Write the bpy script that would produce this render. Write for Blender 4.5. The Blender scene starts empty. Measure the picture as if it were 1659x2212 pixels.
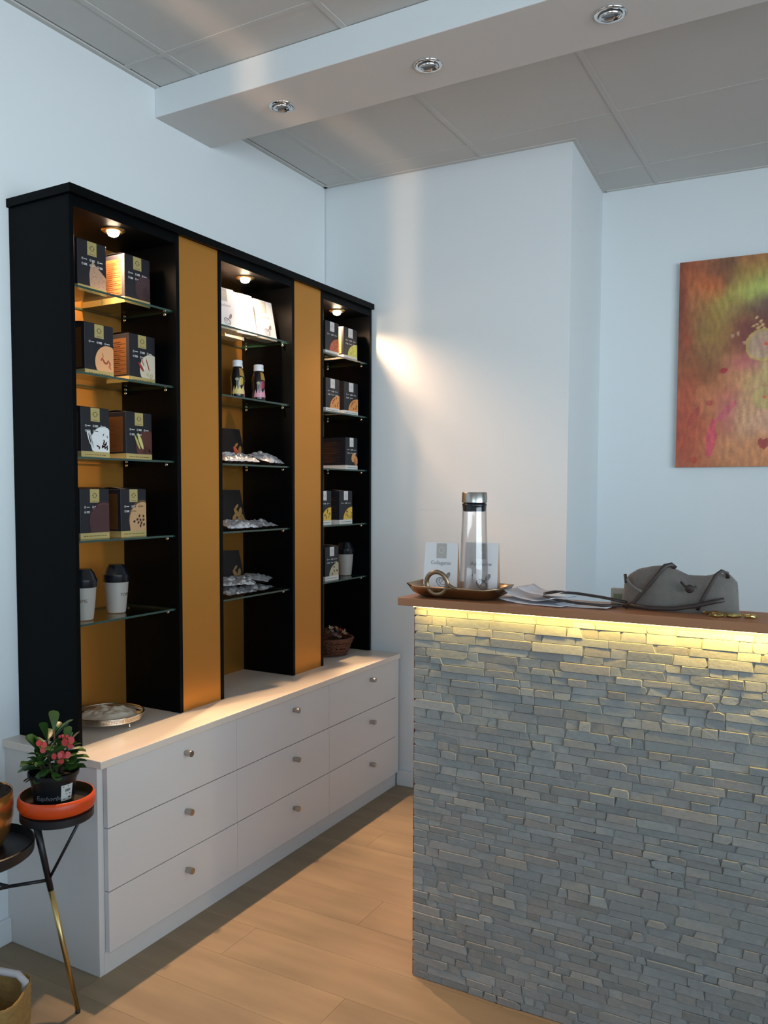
import bpy, math, random
from mathutils import Vector, Matrix, noise
random.seed(7)
C = bpy.context.scene
COL = C.collection
R = math.radians
PI = math.pi

# ------------------------------------------------------------------ camera, world, lights, exposure
YAW, PIT, ROL = R(30.3392), R(-3.2569), R(0.0701)
r0 = Vector((math.cos(YAW), math.sin(YAW), 0)); d0 = Vector((-math.sin(YAW), math.cos(YAW), 0)); z0 = Vector((0, 0, 1))
F = d0 * math.cos(PIT) + z0 * math.sin(PIT)
U0 = -d0 * math.sin(PIT) + z0 * math.cos(PIT)
RT = r0 * math.cos(ROL) + U0 * math.sin(ROL)
UP = -r0 * math.sin(ROL) + U0 * math.cos(ROL)
cd = bpy.data.cameras.new('camera'); cam = bpy.data.objects.new('camera', cd); COL.objects.link(cam)
cd.sensor_fit = 'VERTICAL'; cd.sensor_height = 36; cd.lens = 1813.3794 / 2212 * 36
cd.shift_x = 71.42 / 2212; cd.shift_y = 60.12 / 2212; cd.clip_start = 0.05
m = Matrix((RT, UP, -F)).transposed().to_4x4(); m.translation = (0, 0, 1.5)
cam.matrix_world = m; C.camera = cam

w = bpy.data.worlds.new('daylight'); C.world = w; w.use_nodes = True
wn = w.node_tree; wn.nodes.clear()
bg = wn.nodes.new('ShaderNodeBackground'); wo = wn.nodes.new('ShaderNodeOutputWorld')
tc = wn.nodes.new('ShaderNodeTexCoord'); sp = wn.nodes.new('ShaderNodeSeparateXYZ'); cr = wn.nodes.new('ShaderNodeValToRGB')
mr = wn.nodes.new('ShaderNodeMapRange')
mr.inputs['From Min'].default_value = -1; mr.inputs['From Max'].default_value = 1
wn.links.new(tc.outputs['Generated'], sp.inputs[0]); wn.links.new(sp.outputs['Z'], mr.inputs[0]); wn.links.new(mr.outputs[0], cr.inputs[0])
# outside: pavement below, pale sunlit street fronts at eye level, dimmer blue sky above them
e = cr.color_ramp.elements
e[0].position = 0.0; e[0].color = (.10, .11, .12, 1)
e[1].position = 1.0; e[1].color = (.10, .14, .19, 1)
for p_, c_ in ((.30, (.20, .21, .22, 1)), (.42, (.43, .50, .56, 1)), (.47, (.54, .655, .715, 1)), (.53, (.47, .58, .65, 1)), (.60, (.145, .20, .25, 1))):
    k = e.new(p_); k.color = c_
wn.links.new(cr.outputs[0], bg.inputs[0]); wn.links.new(bg.outputs[0], wo.inputs[0])
bg.inputs[1].default_value = 15.6
C.view_settings.view_transform = 'Standard'; C.view_settings.look = 'None'; C.view_settings.gamma = 1
C.view_settings.use_curve_mapping = False
C.view_settings.exposure = 0.0

def portal(name, loc, rot, sx, sy):
    l = bpy.data.lights.new(name, 'AREA'); l.shape = 'RECTANGLE'; l.size = sx; l.size_y = sy
    l.cycles.is_portal = True
    o = bpy.data.objects.new(name, l); o.location = loc; o.rotation_euler = rot; COL.objects.link(o)
portal('daylight_portal', (3.12, 0.1, 1.80), (0, R(90), 0), 1.9, 5.0)
portal('daylight_portal_front', (.55, -3.12, 2.175), (R(90), 0, 0), 2.3, 1.25)  # portal for the added front fill window

# low sun glinting off something outside the shop window: a narrow warm streak up on ceiling and back wall
def glint():
    l = bpy.data.lights.new('sun_glint', 'SPOT'); l.energy = 340; l.color = (1, .66, .42)
    l.spot_size = R(40); l.spot_blend = .8; l.shadow_soft_size = .05
    o = bpy.data.objects.new('sun_glint', l); COL.objects.link(o)
    src = Vector((-1.84, -2.3, .35)); aim = Vector((-1.90, 2.9, 3.0))
    o.location = src; o.rotation_euler = (aim - src).to_track_quat('-Z', 'Y').to_euler()
    o.scale = (.045, 1, 1)
glint()

# ------------------------------------------------------------------ helpers
def lin(c):
    return tuple(((x / 255) / 12.92 if x / 255 <= .04045 else ((x / 255 + .055) / 1.055) ** 2.4) for x in c) + (1,)

def mat(name, col, rough=.5, metal=0, spec=.5, noise_amt=0, noise_scale=(8, 8, 8), bump=0, bump_scale=60, obj_var=0, trans=0, sheen=0, coat=0, vcol=False, emit=None, estr=0, alpha=1):
    M = bpy.data.materials.new(name); M.use_nodes = True
    nt = M.node_tree; b = nt.nodes['Principled BSDF']
    c = col if len(col) == 4 else tuple(col) + (1,)
    b.inputs['Base Color'].default_value = c; b.inputs['Roughness'].default_value = rough
    b.inputs['Metallic'].default_value = metal; b.inputs['Specular IOR Level'].default_value = spec
    b.inputs['Transmission Weight'].default_value = trans; b.inputs['Coat Weight'].default_value = coat
    b.inputs['Sheen Weight'].default_value = sheen
    if emit: b.inputs['Emission Color'].default_value = emit; b.inputs['Emission Strength'].default_value = estr
    if alpha < 1: b.inputs['Alpha'].default_value = alpha
    src = None
    if vcol:
        a = nt.nodes.new('ShaderNodeVertexColor'); a.layer_name = 'tint'
        src = a.outputs[0]
    if noise_amt or obj_var or vcol:
        tc = nt.nodes.new('ShaderNodeTexCoord'); mp = nt.nodes.new('ShaderNodeMapping'); n = nt.nodes.new('ShaderNodeTexNoise')
        mp.inputs['Scale'].default_value = noise_scale; n.inputs['Scale'].default_value = 1; n.inputs['Detail'].default_value = 5
        nt.links.new(tc.outputs['Object'], mp.inputs[0])
        h = nt.nodes.new('ShaderNodeHueSaturation')
        if obj_var:
            oi = nt.nodes.new('ShaderNodeObjectInfo')
            ad = nt.nodes.new('ShaderNodeVectorMath'); ad.operation = 'SCALE'; ad.inputs['Scale'].default_value = 37
            nt.links.new(oi.outputs['Random'], ad.inputs[0])
            a2 = nt.nodes.new('ShaderNodeVectorMath'); a2.operation = 'ADD'
            nt.links.new(mp.outputs[0], a2.inputs[0]); nt.links.new(ad.outputs[0], a2.inputs[1]); nt.links.new(a2.outputs[0], n.inputs[0])
        else:
            nt.links.new(mp.outputs[0], n.inputs[0])
        mm = nt.nodes.new('ShaderNodeMapRange'); mm.inputs['From Min'].default_value = .25; mm.inputs['From Max'].default_value = .75
        mm.inputs['To Min'].default_value = 1 - noise_amt; mm.inputs['To Max'].default_value = 1 + noise_amt
        nt.links.new(n.outputs[0], mm.inputs[0])
        val = mm.outputs[0]
        if obj_var:
            m2 = nt.nodes.new('ShaderNodeMapRange'); m2.inputs['To Min'].default_value = 1 - obj_var; m2.inputs['To Max'].default_value = 1 + obj_var
            nt.links.new(oi.outputs['Random'], m2.inputs[0])
            mu = nt.nodes.new('ShaderNodeMath'); mu.operation = 'MULTIPLY'; nt.links.new(val, mu.inputs[0]); nt.links.new(m2.outputs[0], mu.inputs[1]); val = mu.outputs[0]
        nt.links.new(val, h.inputs['Value'])
        if src: nt.links.new(src, h.inputs['Color'])
        else: h.inputs['Color'].default_value = c
        nt.links.new(h.outputs[0], b.inputs['Base Color'])
    if bump:
        tc2 = nt.nodes.new('ShaderNodeTexCoord'); n2 = nt.nodes.new('ShaderNodeTexNoise'); n2.inputs['Scale'].default_value = bump_scale; n2.inputs['Detail'].default_value = 4
        bp = nt.nodes.new('ShaderNodeBump'); bp.inputs['Strength'].default_value = bump; bp.inputs['Distance'].default_value = .003
        nt.links.new(tc2.outputs['Object'], n2.inputs[0]); nt.links.new(n2.outputs[0], bp.inputs['Height']); nt.links.new(bp.outputs[0], b.inputs['Normal'])
    return M

def glassmat(name, tint=(1, 1, 1), edge=(.6, .8, .7), gl=.02, rough=.01, face_pow=.3, base=.03):
    """thin clear glass: transparent, reflecting more towards grazing"""
    M = bpy.data.materials.new(name); M.use_nodes = True; nt = M.node_tree; nt.nodes.clear()
    o = nt.nodes.new('ShaderNodeOutputMaterial'); t = nt.nodes.new('ShaderNodeBsdfTransparent'); g = nt.nodes.new('ShaderNodeBsdfGlossy')
    g.inputs['Roughness'].default_value = rough
    mx = nt.nodes.new('ShaderNodeMixShader'); pw_ = nt.nodes.new('ShaderNodeMath'); pw_.operation = 'POWER'; pw_.inputs[1].default_value = 5
    fr = nt.nodes.new('ShaderNodeMath'); fr.operation = 'MULTIPLY_ADD'; fr.inputs[1].default_value = .9; fr.inputs[2].default_value = .045
    l2 = nt.nodes.new('ShaderNodeLayerWeight'); l2.inputs['Blend'].default_value = .5
    nt.links.new(l2.outputs['Facing'], pw_.inputs[0]); nt.links.new(pw_.outputs[0], fr.inputs[0])
    lw = nt.nodes.new('ShaderNodeLayerWeight'); lw.inputs['Blend'].default_value = face_pow
    mc = nt.nodes.new('ShaderNodeMix'); mc.data_type = 'RGBA'
    mc.inputs['A'].default_value = tuple(tint) + (1,); mc.inputs['B'].default_value = tuple(edge) + (1,)
    nt.links.new(lw.outputs['Facing'], mc.inputs['Factor']); nt.links.new(mc.outputs['Result'], t.inputs[0])
    nt.links.new(fr.outputs[0], mx.inputs[0]); nt.links.new(t.outputs[0], mx.inputs[1]); nt.links.new(g.outputs[0], mx.inputs[2]); nt.links.new(mx.outputs[0], o.inputs[0])
    return M

class MB:
    def __init__(s): s.v = []; s.f = []; s.m = []; s.c = None
    def face(s, idx, mi=0): s.f.append(tuple(idx)); s.m.append(mi)
    def poly(s, pts, mi=0):
        n = len(s.v); s.v += [tuple(p) for p in pts]; s.face(range(n, n + len(pts)), mi)
    def box(s, x0, x1, y0, y1, z0, z1, mi=0, M=None):
        n = len(s.v)
        P = [(x0, y0, z0), (x1, y0, z0), (x1, y1, z0), (x0, y1, z0), (x0, y0, z1), (x1, y0, z1), (x1, y1, z1), (x0, y1, z1)]
        if M: P = [tuple(M @ Vector(p)) for p in P]
        s.v += P
        for q in ((0, 3, 2, 1), (4, 5, 6, 7), (0, 1, 5, 4), (1, 2, 6, 5), (2, 3, 7, 6), (3, 0, 4, 7)): s.face([n + i for i in q], mi)
    def lathe(s, prof, n=24, c=(0, 0, 0), M=None, mi=0, cap0=True, cap1=True):
        b = len(s.v); c = Vector(c)
        for r, z in prof:
            for k in range(n):
                a = 2 * PI * k / n; p = Vector((r * math.cos(a), r * math.sin(a), z))
                s.v.append(tuple((M @ p if M else p) + c))
        for i in range(len(prof) - 1):
            for k in range(n):
                k2 = (k + 1) % n; s.face((b + i * n + k, b + i * n + k2, b + (i + 1) * n + k2, b + (i + 1) * n + k), mi)
        if cap0: s.face([b + n - 1 - k for k in range(n)], mi)
        if cap1: s.face([b + (len(prof) - 1) * n + k for k in range(n)], mi)
    def tube(s, pts, r, n=8, closed=False, mi=0, flat=1.0, up=None):
        pts = [Vector(p) for p in pts]; b = len(s.v); L = len(pts); rr = r if hasattr(r, '__len__') else [r] * L
        nrm = None
        for i, p in enumerate(pts):
            a = pts[(i + 1) % L] if (closed or i < L - 1) else p; c = pts[i - 1] if (closed or i > 0) else p
            t = (a - c).normalized()
            if nrm is None:
                nrm = (up.copy() if up else Vector((0, 0, 1)))
                if abs(nrm.dot(t)) > .95: nrm = Vector((1, 0, 0))
            if up is not None: nrm = up.copy()
            nrm = (nrm - t * nrm.dot(t)).normalized(); bi = t.cross(nrm)
            for k in range(n):
                an = 2 * PI * k / n
                s.v.append(tuple(p + nrm * math.sin(an) * rr[i] * flat + bi * math.cos(an) * rr[i]))
        for i in range(L if closed else L - 1):
            j = (i + 1) % L
            for k in range(n):
                k2 = (k + 1) % n; s.face((b + i * n + k, b + j * n + k, b + j * n + k2, b + i * n + k2), mi)
        if not closed:
            s.face([b + k for k in range(n)], mi); s.face([b + (L - 1) * n + n - 1 - k for k in range(n)], mi)
    def grid(s, fn, nu, nv, mi=0, wrap=False):
        b = len(s.v)
        for j in range(nv + 1):
            for i in range(nu + 1 if not wrap else nu): s.v.append(tuple(fn(i / nu, j / nv)))
        w = nu if wrap else nu + 1
        for j in range(nv):
            for i in range(nu):
                i2 = (i + 1) % w if wrap else i + 1
                s.face((b + j * w + i, b + j * w + i2, b + (j + 1) * w + i2, b + (j + 1) * w + i), mi)
    def build(s, name, mats, parent=None, smooth=False, bevel=0, seg=2, solid=0, subs=0, auto=None, fix=True):
        me = bpy.data.meshes.new(name)
        off = Vector((0, 0, 0)); p = parent
        while p is not None: off += p.location; p = p.parent
        me.from_pydata([tuple(Vector(v) - off) for v in s.v], [], s.f)
        if not isinstance(mats, (list, tuple)): mats = [mats]
        for x in mats: me.materials.append(x)
        for pl, mi in zip(me.polygons, s.m): pl.material_index = mi; pl.use_smooth = smooth
        if s.c:
            at = me.color_attributes.new('tint', 'FLOAT_COLOR', 'POINT')
            for i, c in enumerate(s.c): at.data[i].color = c
        me.update()
        if fix:
            import bmesh
            bm = bmesh.new(); bm.from_mesh(me); bmesh.ops.recalc_face_normals(bm, faces=bm.faces); bm.to_mesh(me); bm.free()
        o = bpy.data.objects.new(name, me); COL.objects.link(o)
        if parent is not None: o.parent = parent
        if solid: q = o.modifiers.new('s', 'SOLIDIFY'); q.thickness = solid; q.offset = 0
        if bevel: q = o.modifiers.new('b', 'BEVEL'); q.width = bevel; q.segments = seg; q.limit_method = 'ANGLE'; q.angle_limit = R(40)
        if subs: q = o.modifiers.new('u', 'SUBSURF'); q.levels = subs; q.render_levels = subs
        if smooth and auto:
            me.shade_smooth() if False else None
            for ed in me.edges: pass
        return o

def sharp(o, ang=35):
    """mark edges sharper than ang so smooth shading keeps creases"""
    import bmesh
    bm = bmesh.new(); bm.from_mesh(o.data)
    for ed in bm.edges:
        if len(ed.link_faces) == 2 and ed.calc_face_angle(0) > R(ang): ed.smooth = False
    bm.to_mesh(o.data); bm.free(); return o

def tag(o, label=None, cat=None, group=None, kind=None):
    if label: o['label'] = label
    if cat: o['category'] = cat
    if group: o['group'] = group
    if kind: o['kind'] = kind
    return o
def thing(name, loc, label, cat, group=None):
    o = bpy.data.objects.new(name, None); o.location = loc; o.empty_display_size = .05; COL.objects.link(o)
    return tag(o, label, cat, group)
def struct(o): o['kind'] = 'structure'; return o

_tc = {}
def text2d(s, size=1, shear=0, bold=0):
    key = (s, shear, bold)
    if key not in _tc:
        cu = bpy.data.curves.new('t', 'FONT'); cu.body = s; cu.align_x = 'CENTER'; cu.align_y = 'CENTER'; cu.shear = shear; cu.offset = bold; cu.resolution_u = 2
        ob = bpy.data.objects.new('t', cu); COL.objects.link(ob)
        dg = bpy.context.evaluated_depsgraph_get(); me = bpy.data.meshes.new_from_object(ob.evaluated_get(dg))
        _tc[key] = ([(v.co.x, v.co.y) for v in me.vertices], [tuple(p.vertices) for p in me.polygons])
        bpy.data.objects.remove(ob); bpy.data.curves.remove(cu); bpy.data.meshes.remove(me)
    V, Fc = _tc[key]
    return [(x * size, y * size) for x, y in V], Fc
def put_text(mb, s, size, fn, mi=0, shear=0, bold=0, cu=0, cv=0):
    V, Fc = text2d(s, size, shear, bold); b = len(mb.v)
    mb.v += [tuple(fn(cu + x, cv + y)) for x, y in V]
    for f in Fc: mb.face([b + i for i in f], mi)

# ------------------------------------------------------------------ materials
M = {}
M['wall'] = mat('painted_wall', lin((222, 227, 229)), .75, bump=.12, bump_scale=90)
M['ceil'] = mat('ceiling_tile', lin((202, 200, 196)), .9, noise_amt=.02, noise_scale=(3, 3, 3), bump=.1, bump_scale=200, obj_var=.012)
M['bar'] = mat('grid_bar', lin((200, 198, 194)), .8)
M['beam'] = mat('beam_paint', lin((216, 212, 208)), .7)
M['dark'] = mat('dark_gap', (.01, .01, .01), .9)
M['base'] = mat('baseboard_white', lin((222, 224, 224)), .5)
M['plank'] = mat('oak_laminate', lin((138, 120, 96)), .48, noise_amt=.2, noise_scale=(2.2, 14, 4), obj_var=.045, bump=.05, bump_scale=40)
M['white'] = mat('white_laminate', lin((214, 210, 208)), .42)
M['worktop'] = mat('worktop_laminate', lin((224, 212, 200)), .32, noise_amt=.03, noise_scale=(40, 3, 3))
M['black'] = mat('black_laminate', (.0010, .0016, .0021), .42, spec=.07, bump=.03, bump_scale=150)
M['gold'] = mat('gold_laminate', (.60, .262, .05), .40, metal=.8, spec=.3)
M['steel'] = mat('brushed_steel', (.45, .42, .39), .28, metal=1)
M['chrome'] = mat('chrome', (.75, .75, .76), .08, metal=1)
M['brass'] = mat('brass', (.55, .40, .17), .3, metal=1)
M['bronze'] = mat('bronze', (.34, .23, .14), .3, metal=1)
M['silver'] = mat('silver_plate', (.72, .66, .56), .22, metal=1)
M['bulb'] = mat('halogen_bulb', (1, .9, .8), .3, emit=(1, .80, .56, 1), estr=60)
M['lens'] = mat('lamp_lens', (.09, .09, .095), .15)
M['led'] = mat('led_strip', (1, .9, .5), .4, emit=(1, .78, .22, 1), estr=7)
M['glass'] = glassmat('clear_glass')
M['shelfglass'] = glassmat('shelf_glass', tint=(.98, .995, .985), edge=(.80, .92, .86), face_pow=.12)
M['edge'] = mat('green_glass_edge', (.012, .045, .03), .12, spec=.8)
M['pane'] = glassmat('window_pane', edge=(.95, .97, 1))
M['wood'] = mat('bar_top_wood', lin((158, 108, 74)), .42, noise_amt=.12, noise_scale=(3, 40, 40))
M['woodside'] = mat('bar_side_wood', lin((96, 48, 28)), .5)
M['stone'] = mat('split_stone', (.3, .3, .28), .62, vcol=True, noise_amt=.10, noise_scale=(70, 70, 110), bump=.35, bump_scale=120)
M['grout'] = mat('stone_backing', (.30, .30, .28), .9)
M['boxblack'] = mat('carton_black', (.014, .014, .018), .42, spec=.3)
M['boxgold'] = mat('carton_gold', (.50, .40, .16), .35, metal=.45)
M['boxwhite'] = mat('carton_white', (.62, .60, .58), .45)
M['ink'] = mat('ink_dark', (.03, .026, .02), .5)
M['inkgrey'] = mat('ink_grey', (.22, .22, .24), .5)
M['inkwhite'] = mat('ink_white', (.6, .6, .6), .5)
M['kraftprint'] = mat('carton_side_print', (.13, .055, .018), .35, metal=.3)
def pm(n, c, **k):
    key = 'print_' + n
    if key not in M: M[key] = mat(key, lin(c), .42, **k)
    return M[key]
M['pouchwhite'] = mat('pouch_white', lin((222, 222, 224)), .42)
M['pouchside'] = mat('pouch_side', lin((190, 150, 120)), .5)
M['foil'] = mat('silver_foil', (.72, .72, .75), .30, metal=.6)
M['foilblack'] = mat('black_foil', (.012, .008, .007), .4, spec=.25)
M['frost'] = mat('frosted_plastic', (.42, .40, .37), .42, trans=.25)
M['capblack'] = mat('black_plastic', (.006, .008, .012), .22)
M['capwhite'] = mat('white_plastic', (.78, .78, .80), .35)
M['bottleblk'] = mat('bottle_sleeve', (.012, .009, .010), .18)
M['paper'] = mat('white_paper', lin((206, 206, 212)), .7)
M['tissue'] = mat('tissue', lin((214, 200, 180)), .9)
M['wicker'] = mat('wicker', lin((92, 50, 28)), .65, noise_amt=.25, noise_scale=(60, 60, 60))
M['felt'] = mat('grey_felt', lin((104, 98, 92)), .95, sheen=.3, noise_amt=.10, noise_scale=(60, 60, 60), bump=.5, bump_scale=250)
M['leather'] = mat('brown_leather', lin((48, 36, 32)), .5)
M['orange'] = mat('orange_lacquer', lin((205, 68, 14)), .38)
M['dishin'] = mat('dish_inside', lin((74, 58, 30)), .4, metal=.3)
M['blkmetal'] = mat('black_metal', (.008, .008, .01), .4)
M['pot'] = mat('nursery_pot', (.006, .007, .009), .35)
M['soil'] = mat('soil', (.02, .013, .008), 1, bump=1, bump_scale=80)
M['leaf'] = mat('leaf_green', lin((52, 84, 34)), .38, noise_amt=.25, noise_scale=(30, 30, 30), obj_var=.35)
M['stem'] = mat('stem', lin((70, 58, 40)), .8)
M['red'] = mat('bract_red', lin((176, 46, 44)), .5, obj_var=.12)
M['kraft'] = mat('woven_paper', lin((150, 118, 66)), .8, noise_amt=.2, noise_scale=(40, 40, 90), bump=.8, bump_scale=60)
M['rope'] = mat('cotton_handle', lin((188, 182, 182)), .9)
M['goldfoil'] = mat('gold_foil', (.75, .58, .22), .2, metal=1)

# ------------------------------------------------------------------ the room
XW, H, HB = -2.3653, 3.0711, 2.9605
def yb(x): return 3.768 + .045 * (x - XW)          # back wall
XC = -1.0915
def yr(x): return 4.556 + .0605 * (x + 1.13)       # recess wall
def wallpoly(name, pts, thick, mats=None):
    """vertical wall from list of (x,y) footprint points, z 0..H+.12"""
    mb = MB(); n = len(pts); z1 = H + .12
    for x, y in pts: mb.v.append((x, y, -.05))
    for x, y in pts: mb.v.append((x, y, z1))
    for i in range(n): j = (i + 1) % n; mb.face((i, j, n + j, n + i))
    mb.face(range(n)); mb.face(range(n, 2 * n))
    return struct(mb.build(name, M['wall']))
wallpoly('wall_left', [(XW, -3.0), (XW, yb(XW)), (XW - .15, yb(XW)), (XW - .15, -3.0)], .1)
wallpoly('wall_back', [(XW - .15, yb(XW) ), (XC, yb(XC)), (XC - .0445, yr(-1.136)), (XC - .0445, yr(-1.136) + .02), (XW - .15, yr(-1.136) + .02)], .1)
wallpoly('wall_recess', [(XC - .0445, yr(-1.136)), (3.0, yr(3.0)), (3.0, yr(3.0) + .15), (XC - .0445, yr(3.0) + .15)], .1)
# front wall; unseen high window added to brighten upper surfaces facing it
mb = MB(); WX0, WX1, WZ0, WZ1 = -.6, 1.7, 1.55, 2.8
mb.box(XW - .15, WX0, -3.15, -3.0, -.05, H + .12); mb.box(WX1, 3.15, -3.15, -3.0, -.05, H + .12)
mb.box(WX0, WX1, -3.15, -3.0, -.05, WZ0); mb.box(WX0, WX1, -3.15, -3.0, WZ1, H + .12)
struct(mb.build('wall_front', M['wall']))
mb = MB()
for x in (WX0, .5, WX1 - .06): mb.box(x, x + .06, -3.11, -3.03, WZ0, WZ1)
mb.box(WX0, WX1, -3.11, -3.03, WZ0, WZ0 + .06); mb.box(WX0, WX1, -3.11, -3.03, WZ1 - .06, WZ1)
win2 = struct(mb.build('fill_window', M['white']))
for x, x2 in ((WX0 + .06, .5), (.56, WX1 - .06)):
    mb = MB(); mb.box(x, x2, -3.074, -3.066, WZ0 + .06, WZ1 - .06); mb.build('pane', M['pane'], win2)
# right wall with the shop window
mb = MB()
mb.box(3.0, 3.15, -3.0, -2.4, -.05, H + .12); mb.box(3.0, 3.15, 2.6, yr(3.0) + .15, -.05, H + .12)
mb.box(3.0, 3.15, -2.4, 2.6, -.05, .85); mb.box(3.0, 3.15, -2.4, 2.6, 2.75, H + .12)
struct(mb.build('wall_right', M['wall']))
mb = MB()
for y in (-2.4, -.75, .9, 2.54): mb.box(3.03, 3.11, y, y + .06, .85, 2.75)
mb.box(3.03, 3.11, -2.4, 2.6, .85, .91); mb.box(3.03, 3.11, -2.4, 2.6, 2.69, 2.75)
win = struct(mb.build('window_1', M['white']))
for y in (-2.34, -.69, .96):
    mb = MB(); mb.box(3.066, 3.074, y, y + 1.59 if y < .9 else 2.54, .91, 2.69); mb.build('pane', M['pane'], win)

# floor: base slab + planks along X
mb = MB(); mb.box(XW - .15, 3.15, -3.15, 5.1, -.2, -.009); floor = struct(mb.build('floor', M['dark']))
pw, pl = .192, 1.285
rnd = random.Random(3)
y = -1.0; row = 0
while y < 4.85:
    x = XW - [.15, .62, 1.02, .33, .86][row % 5]
    while x < 3.0:
        x0, x1 = max(x, XW), min(x + pl, 3.0)
        if x1 - x0 > .02 and y + pw < 4.9:
            mb = MB(); mb.box(x0 + .0004, x1 - .0004, y + .0004, y + pw - .0004, -.009, 0)
            o = mb.build('plank', M['plank'], floor); o.rotation_euler = (0, 0, 0)
        x += pl
    y += pw; row += 1
mb = MB(); mb.box(XW, 3.0, -3.0, -1.0, -.009, 0); mb.build('plank_field', M['plank'], floor)['kind'] = 'stuff'

# ceiling slab, tiles and grid bars
mb = MB(); mb.box(XW - .15, 3.15, -3.15, 5.1, H + .02, H + .12); ceil = struct(mb.build('ceiling', M['dark']))
xs_ = [XW] + [-2.155 + .647 * i for i in range(8)] + [3.0]
ys_ = [-3.0] + [2.350 - .647 * i for i in range(7, -1, -1)] + [2.997, 3.644, 4.291, 4.82]
g = .0115
def inside(xa, xb_, ya, yb_):
    return True
for i in range(len(xs_) - 1):
    for j in range(len(ys_) - 1):
        x0, x1, y0, y1 = xs_[i], xs_[i + 1], ys_[j], ys_[j + 1]
        if x1 - x0 < .05: continue
        mb = MB(); mb.box(x0 + (.026 if i == 0 else g * .75), x1 - g * .75, y0 + g * .75, y1 - g * .75, H + .0025, H + .018)
        mb.build('ceiling_tile', M['ceil'], ceil, bevel=.002, seg=1)
for x in xs_[1:-1]:
    mb = MB(); mb.box(x - g, x + g, -3.0, 4.82, H, H + .02); mb.build('grid_bar', M['bar'], ceil)
for i in range(len(xs_) - 1):
    for y in ys_[1:-1]:
        mb = MB(); mb.box(xs_[i] + g, xs_[i + 1] - g, y - g, y + g, H + .0006, H + .02); mb.build('grid_bar', M['bar'], ceil)
# edge angles along the walls
mb = MB(); mb.box(XW, XW + .02, -3.0, yb(XW), H - .002, H + .02); mb.build('edge_angle', M['bar'], ceil)
def strip(name, x0, y0, x1, y1, wdt, z0, z1, m, par):
    d = Vector((x1 - x0, y1 - y0, 0)).normalized(); n = Vector((d.y, -d.x, 0)) * wdt
    mb = MB(); a = Vector((x0, y0, 0)); b = Vector((x1, y1, 0))
    P = [a, b, b + n, a + n]; k = len(mb.v)
    for z in (z0, z1):
        for p in P: mb.v.append((p.x, p.y, z))
    for q in ((3, 2, 1, 0), (4, 5, 6, 7), (0, 1, 5, 4), (1, 2, 6, 5), (2, 3, 7, 6), (3, 0, 4, 7)): mb.face(q)
    return mb.build(name, m, par)
strip('edge_angle', XW, yb(XW), XC, yb(XC), .02, H - .002, H + .02, M['bar'], ceil)
strip('edge_angle', XC, yb(XC) - .02, XC - .0445, yr(-1.136), .02, H - .002, H + .02, M['bar'], ceil)
strip('edge_angle', XC - .03, yr(-1.12), 3.0, yr(3.0), .02, H - .002, H + .02, M['bar'], ceil)
# lowered beam
mb = MB(); mb.box(XW, 3.0, 2.522, 2.860, HB, H + .001)
for q in (2, 4): mb.m[q] = 1
struct(tag(mb.build('trim_1', [M['beam'], M['wall']], bevel=.003), 'white boxed ceiling beam with recessed spotlights'))
# baseboards
mb = MB(); mb.box(XW, XW + .017, -3.0, 1.7785, 0, .083); struct(mb.build('baseboard_left', M['base'], bevel=.003))
bo = strip('baseboard_back', -1.935, yb(-1.935), XC, yb(XC), .015, 0, .075, M['base'], None); struct(bo)
bo = strip('baseboard_recess', XC - .0445, yr(-1.136), 3.0, yr(3.0), .015, 0, .075, M['base'], None); struct(bo)
struct(strip('baseboard_side', XC, yb(XC) - .015, XC - .0445, yr(-1.136) - .016, .015, 0, .075, M['base'], None))

# ------------------------------------------------------------------ drawer cabinets and worktop
YE = 3.764
XF = -1.937
def knob_mesh():
    mb = MB(); Mx = Matrix.Rotation(R(90), 4, 'Y')
    mb.lathe([(.0085, 0), (.0085, .008), (.0105, .010), (.0115, .027), (.0108, .029)], 20, (0, 0, 0), Mx)
    o = mb.build('knob', M['steel'], smooth=True); sharp(o, 40); me = o.data; bpy.data.objects.remove(o); return me
KN = knob_mesh()
cabs = [(1.7785, 1.800, 2.4395), (2.4395, 2.4395, 3.091), (3.091, 3.091, 3.728)]
labs = ['white three-drawer cabinet at the open near end, beside the potted plant stand', 'middle white three-drawer cabinet under the second display tower', 'white three-drawer cabinet in the far corner against the back wall']
for (ya, yd, ye), lb in zip(cabs, labs):
    last = ye > 3.5; yend = YE if last else ye
    t = thing('drawer_cabinet', ((XW + XF) / 2, (ya + yend) / 2, 0), lb, 'cabinet', 'white drawer cabinets in the base row')
    y0 = ya + (.018 if ya < 2 else .0)
    mb = MB(); mb.box(XW, XF - .001, y0, yend, .07, .6595); mb.build('body', M['white'], t)
    if ya < 2:
        mb = MB(); mb.box(XW, XF + .0, ya, ya + .018, 0, .6595); mb.build('end_panel', M['white'], t, bevel=.0012)
    mb = MB(); mb.box(XW + .05, XF, y0, yend, 0, .07); mb.build('plinth', M['white'], t)
    if last:
        mb = MB(); mb.box(XF - .001, XF + .016, ye + .002, yend, .0725, .6595); mb.build('filler_strip', M['white'], t, bevel=.0012)
    for k, (za, zb_) in enumerate(((.0735, .2635), (.2665, .4635), (.4665, .6575))):
        mb = MB(); mb.box(XF + .0005, XF + .0185, yd + .0008 + (.001 if ya < 2 else 0), ye - .0008, za, zb_)
        d = mb.build('drawer', M['white'], t, bevel=.0012)
        kb = bpy.data.objects.new('knob', KN); COL.objects.link(kb); kb.parent = d
        kyy = (2.157, 2.814, 3.464)[cabs.index((ya, yd, ye))]
        kb.location = Vector((XF + .0185, kyy, (.198, .404, .608)[k])) - t.location
mb = MB(); mb.box(XW, XF + .027, 1.770, YE, .6605, .685)
tag(mb.build('worktop', M['worktop'], bevel=.0018), 'long pale beige worktop covering the row of drawer cabinets', 'worktop')
WT = .685

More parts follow.
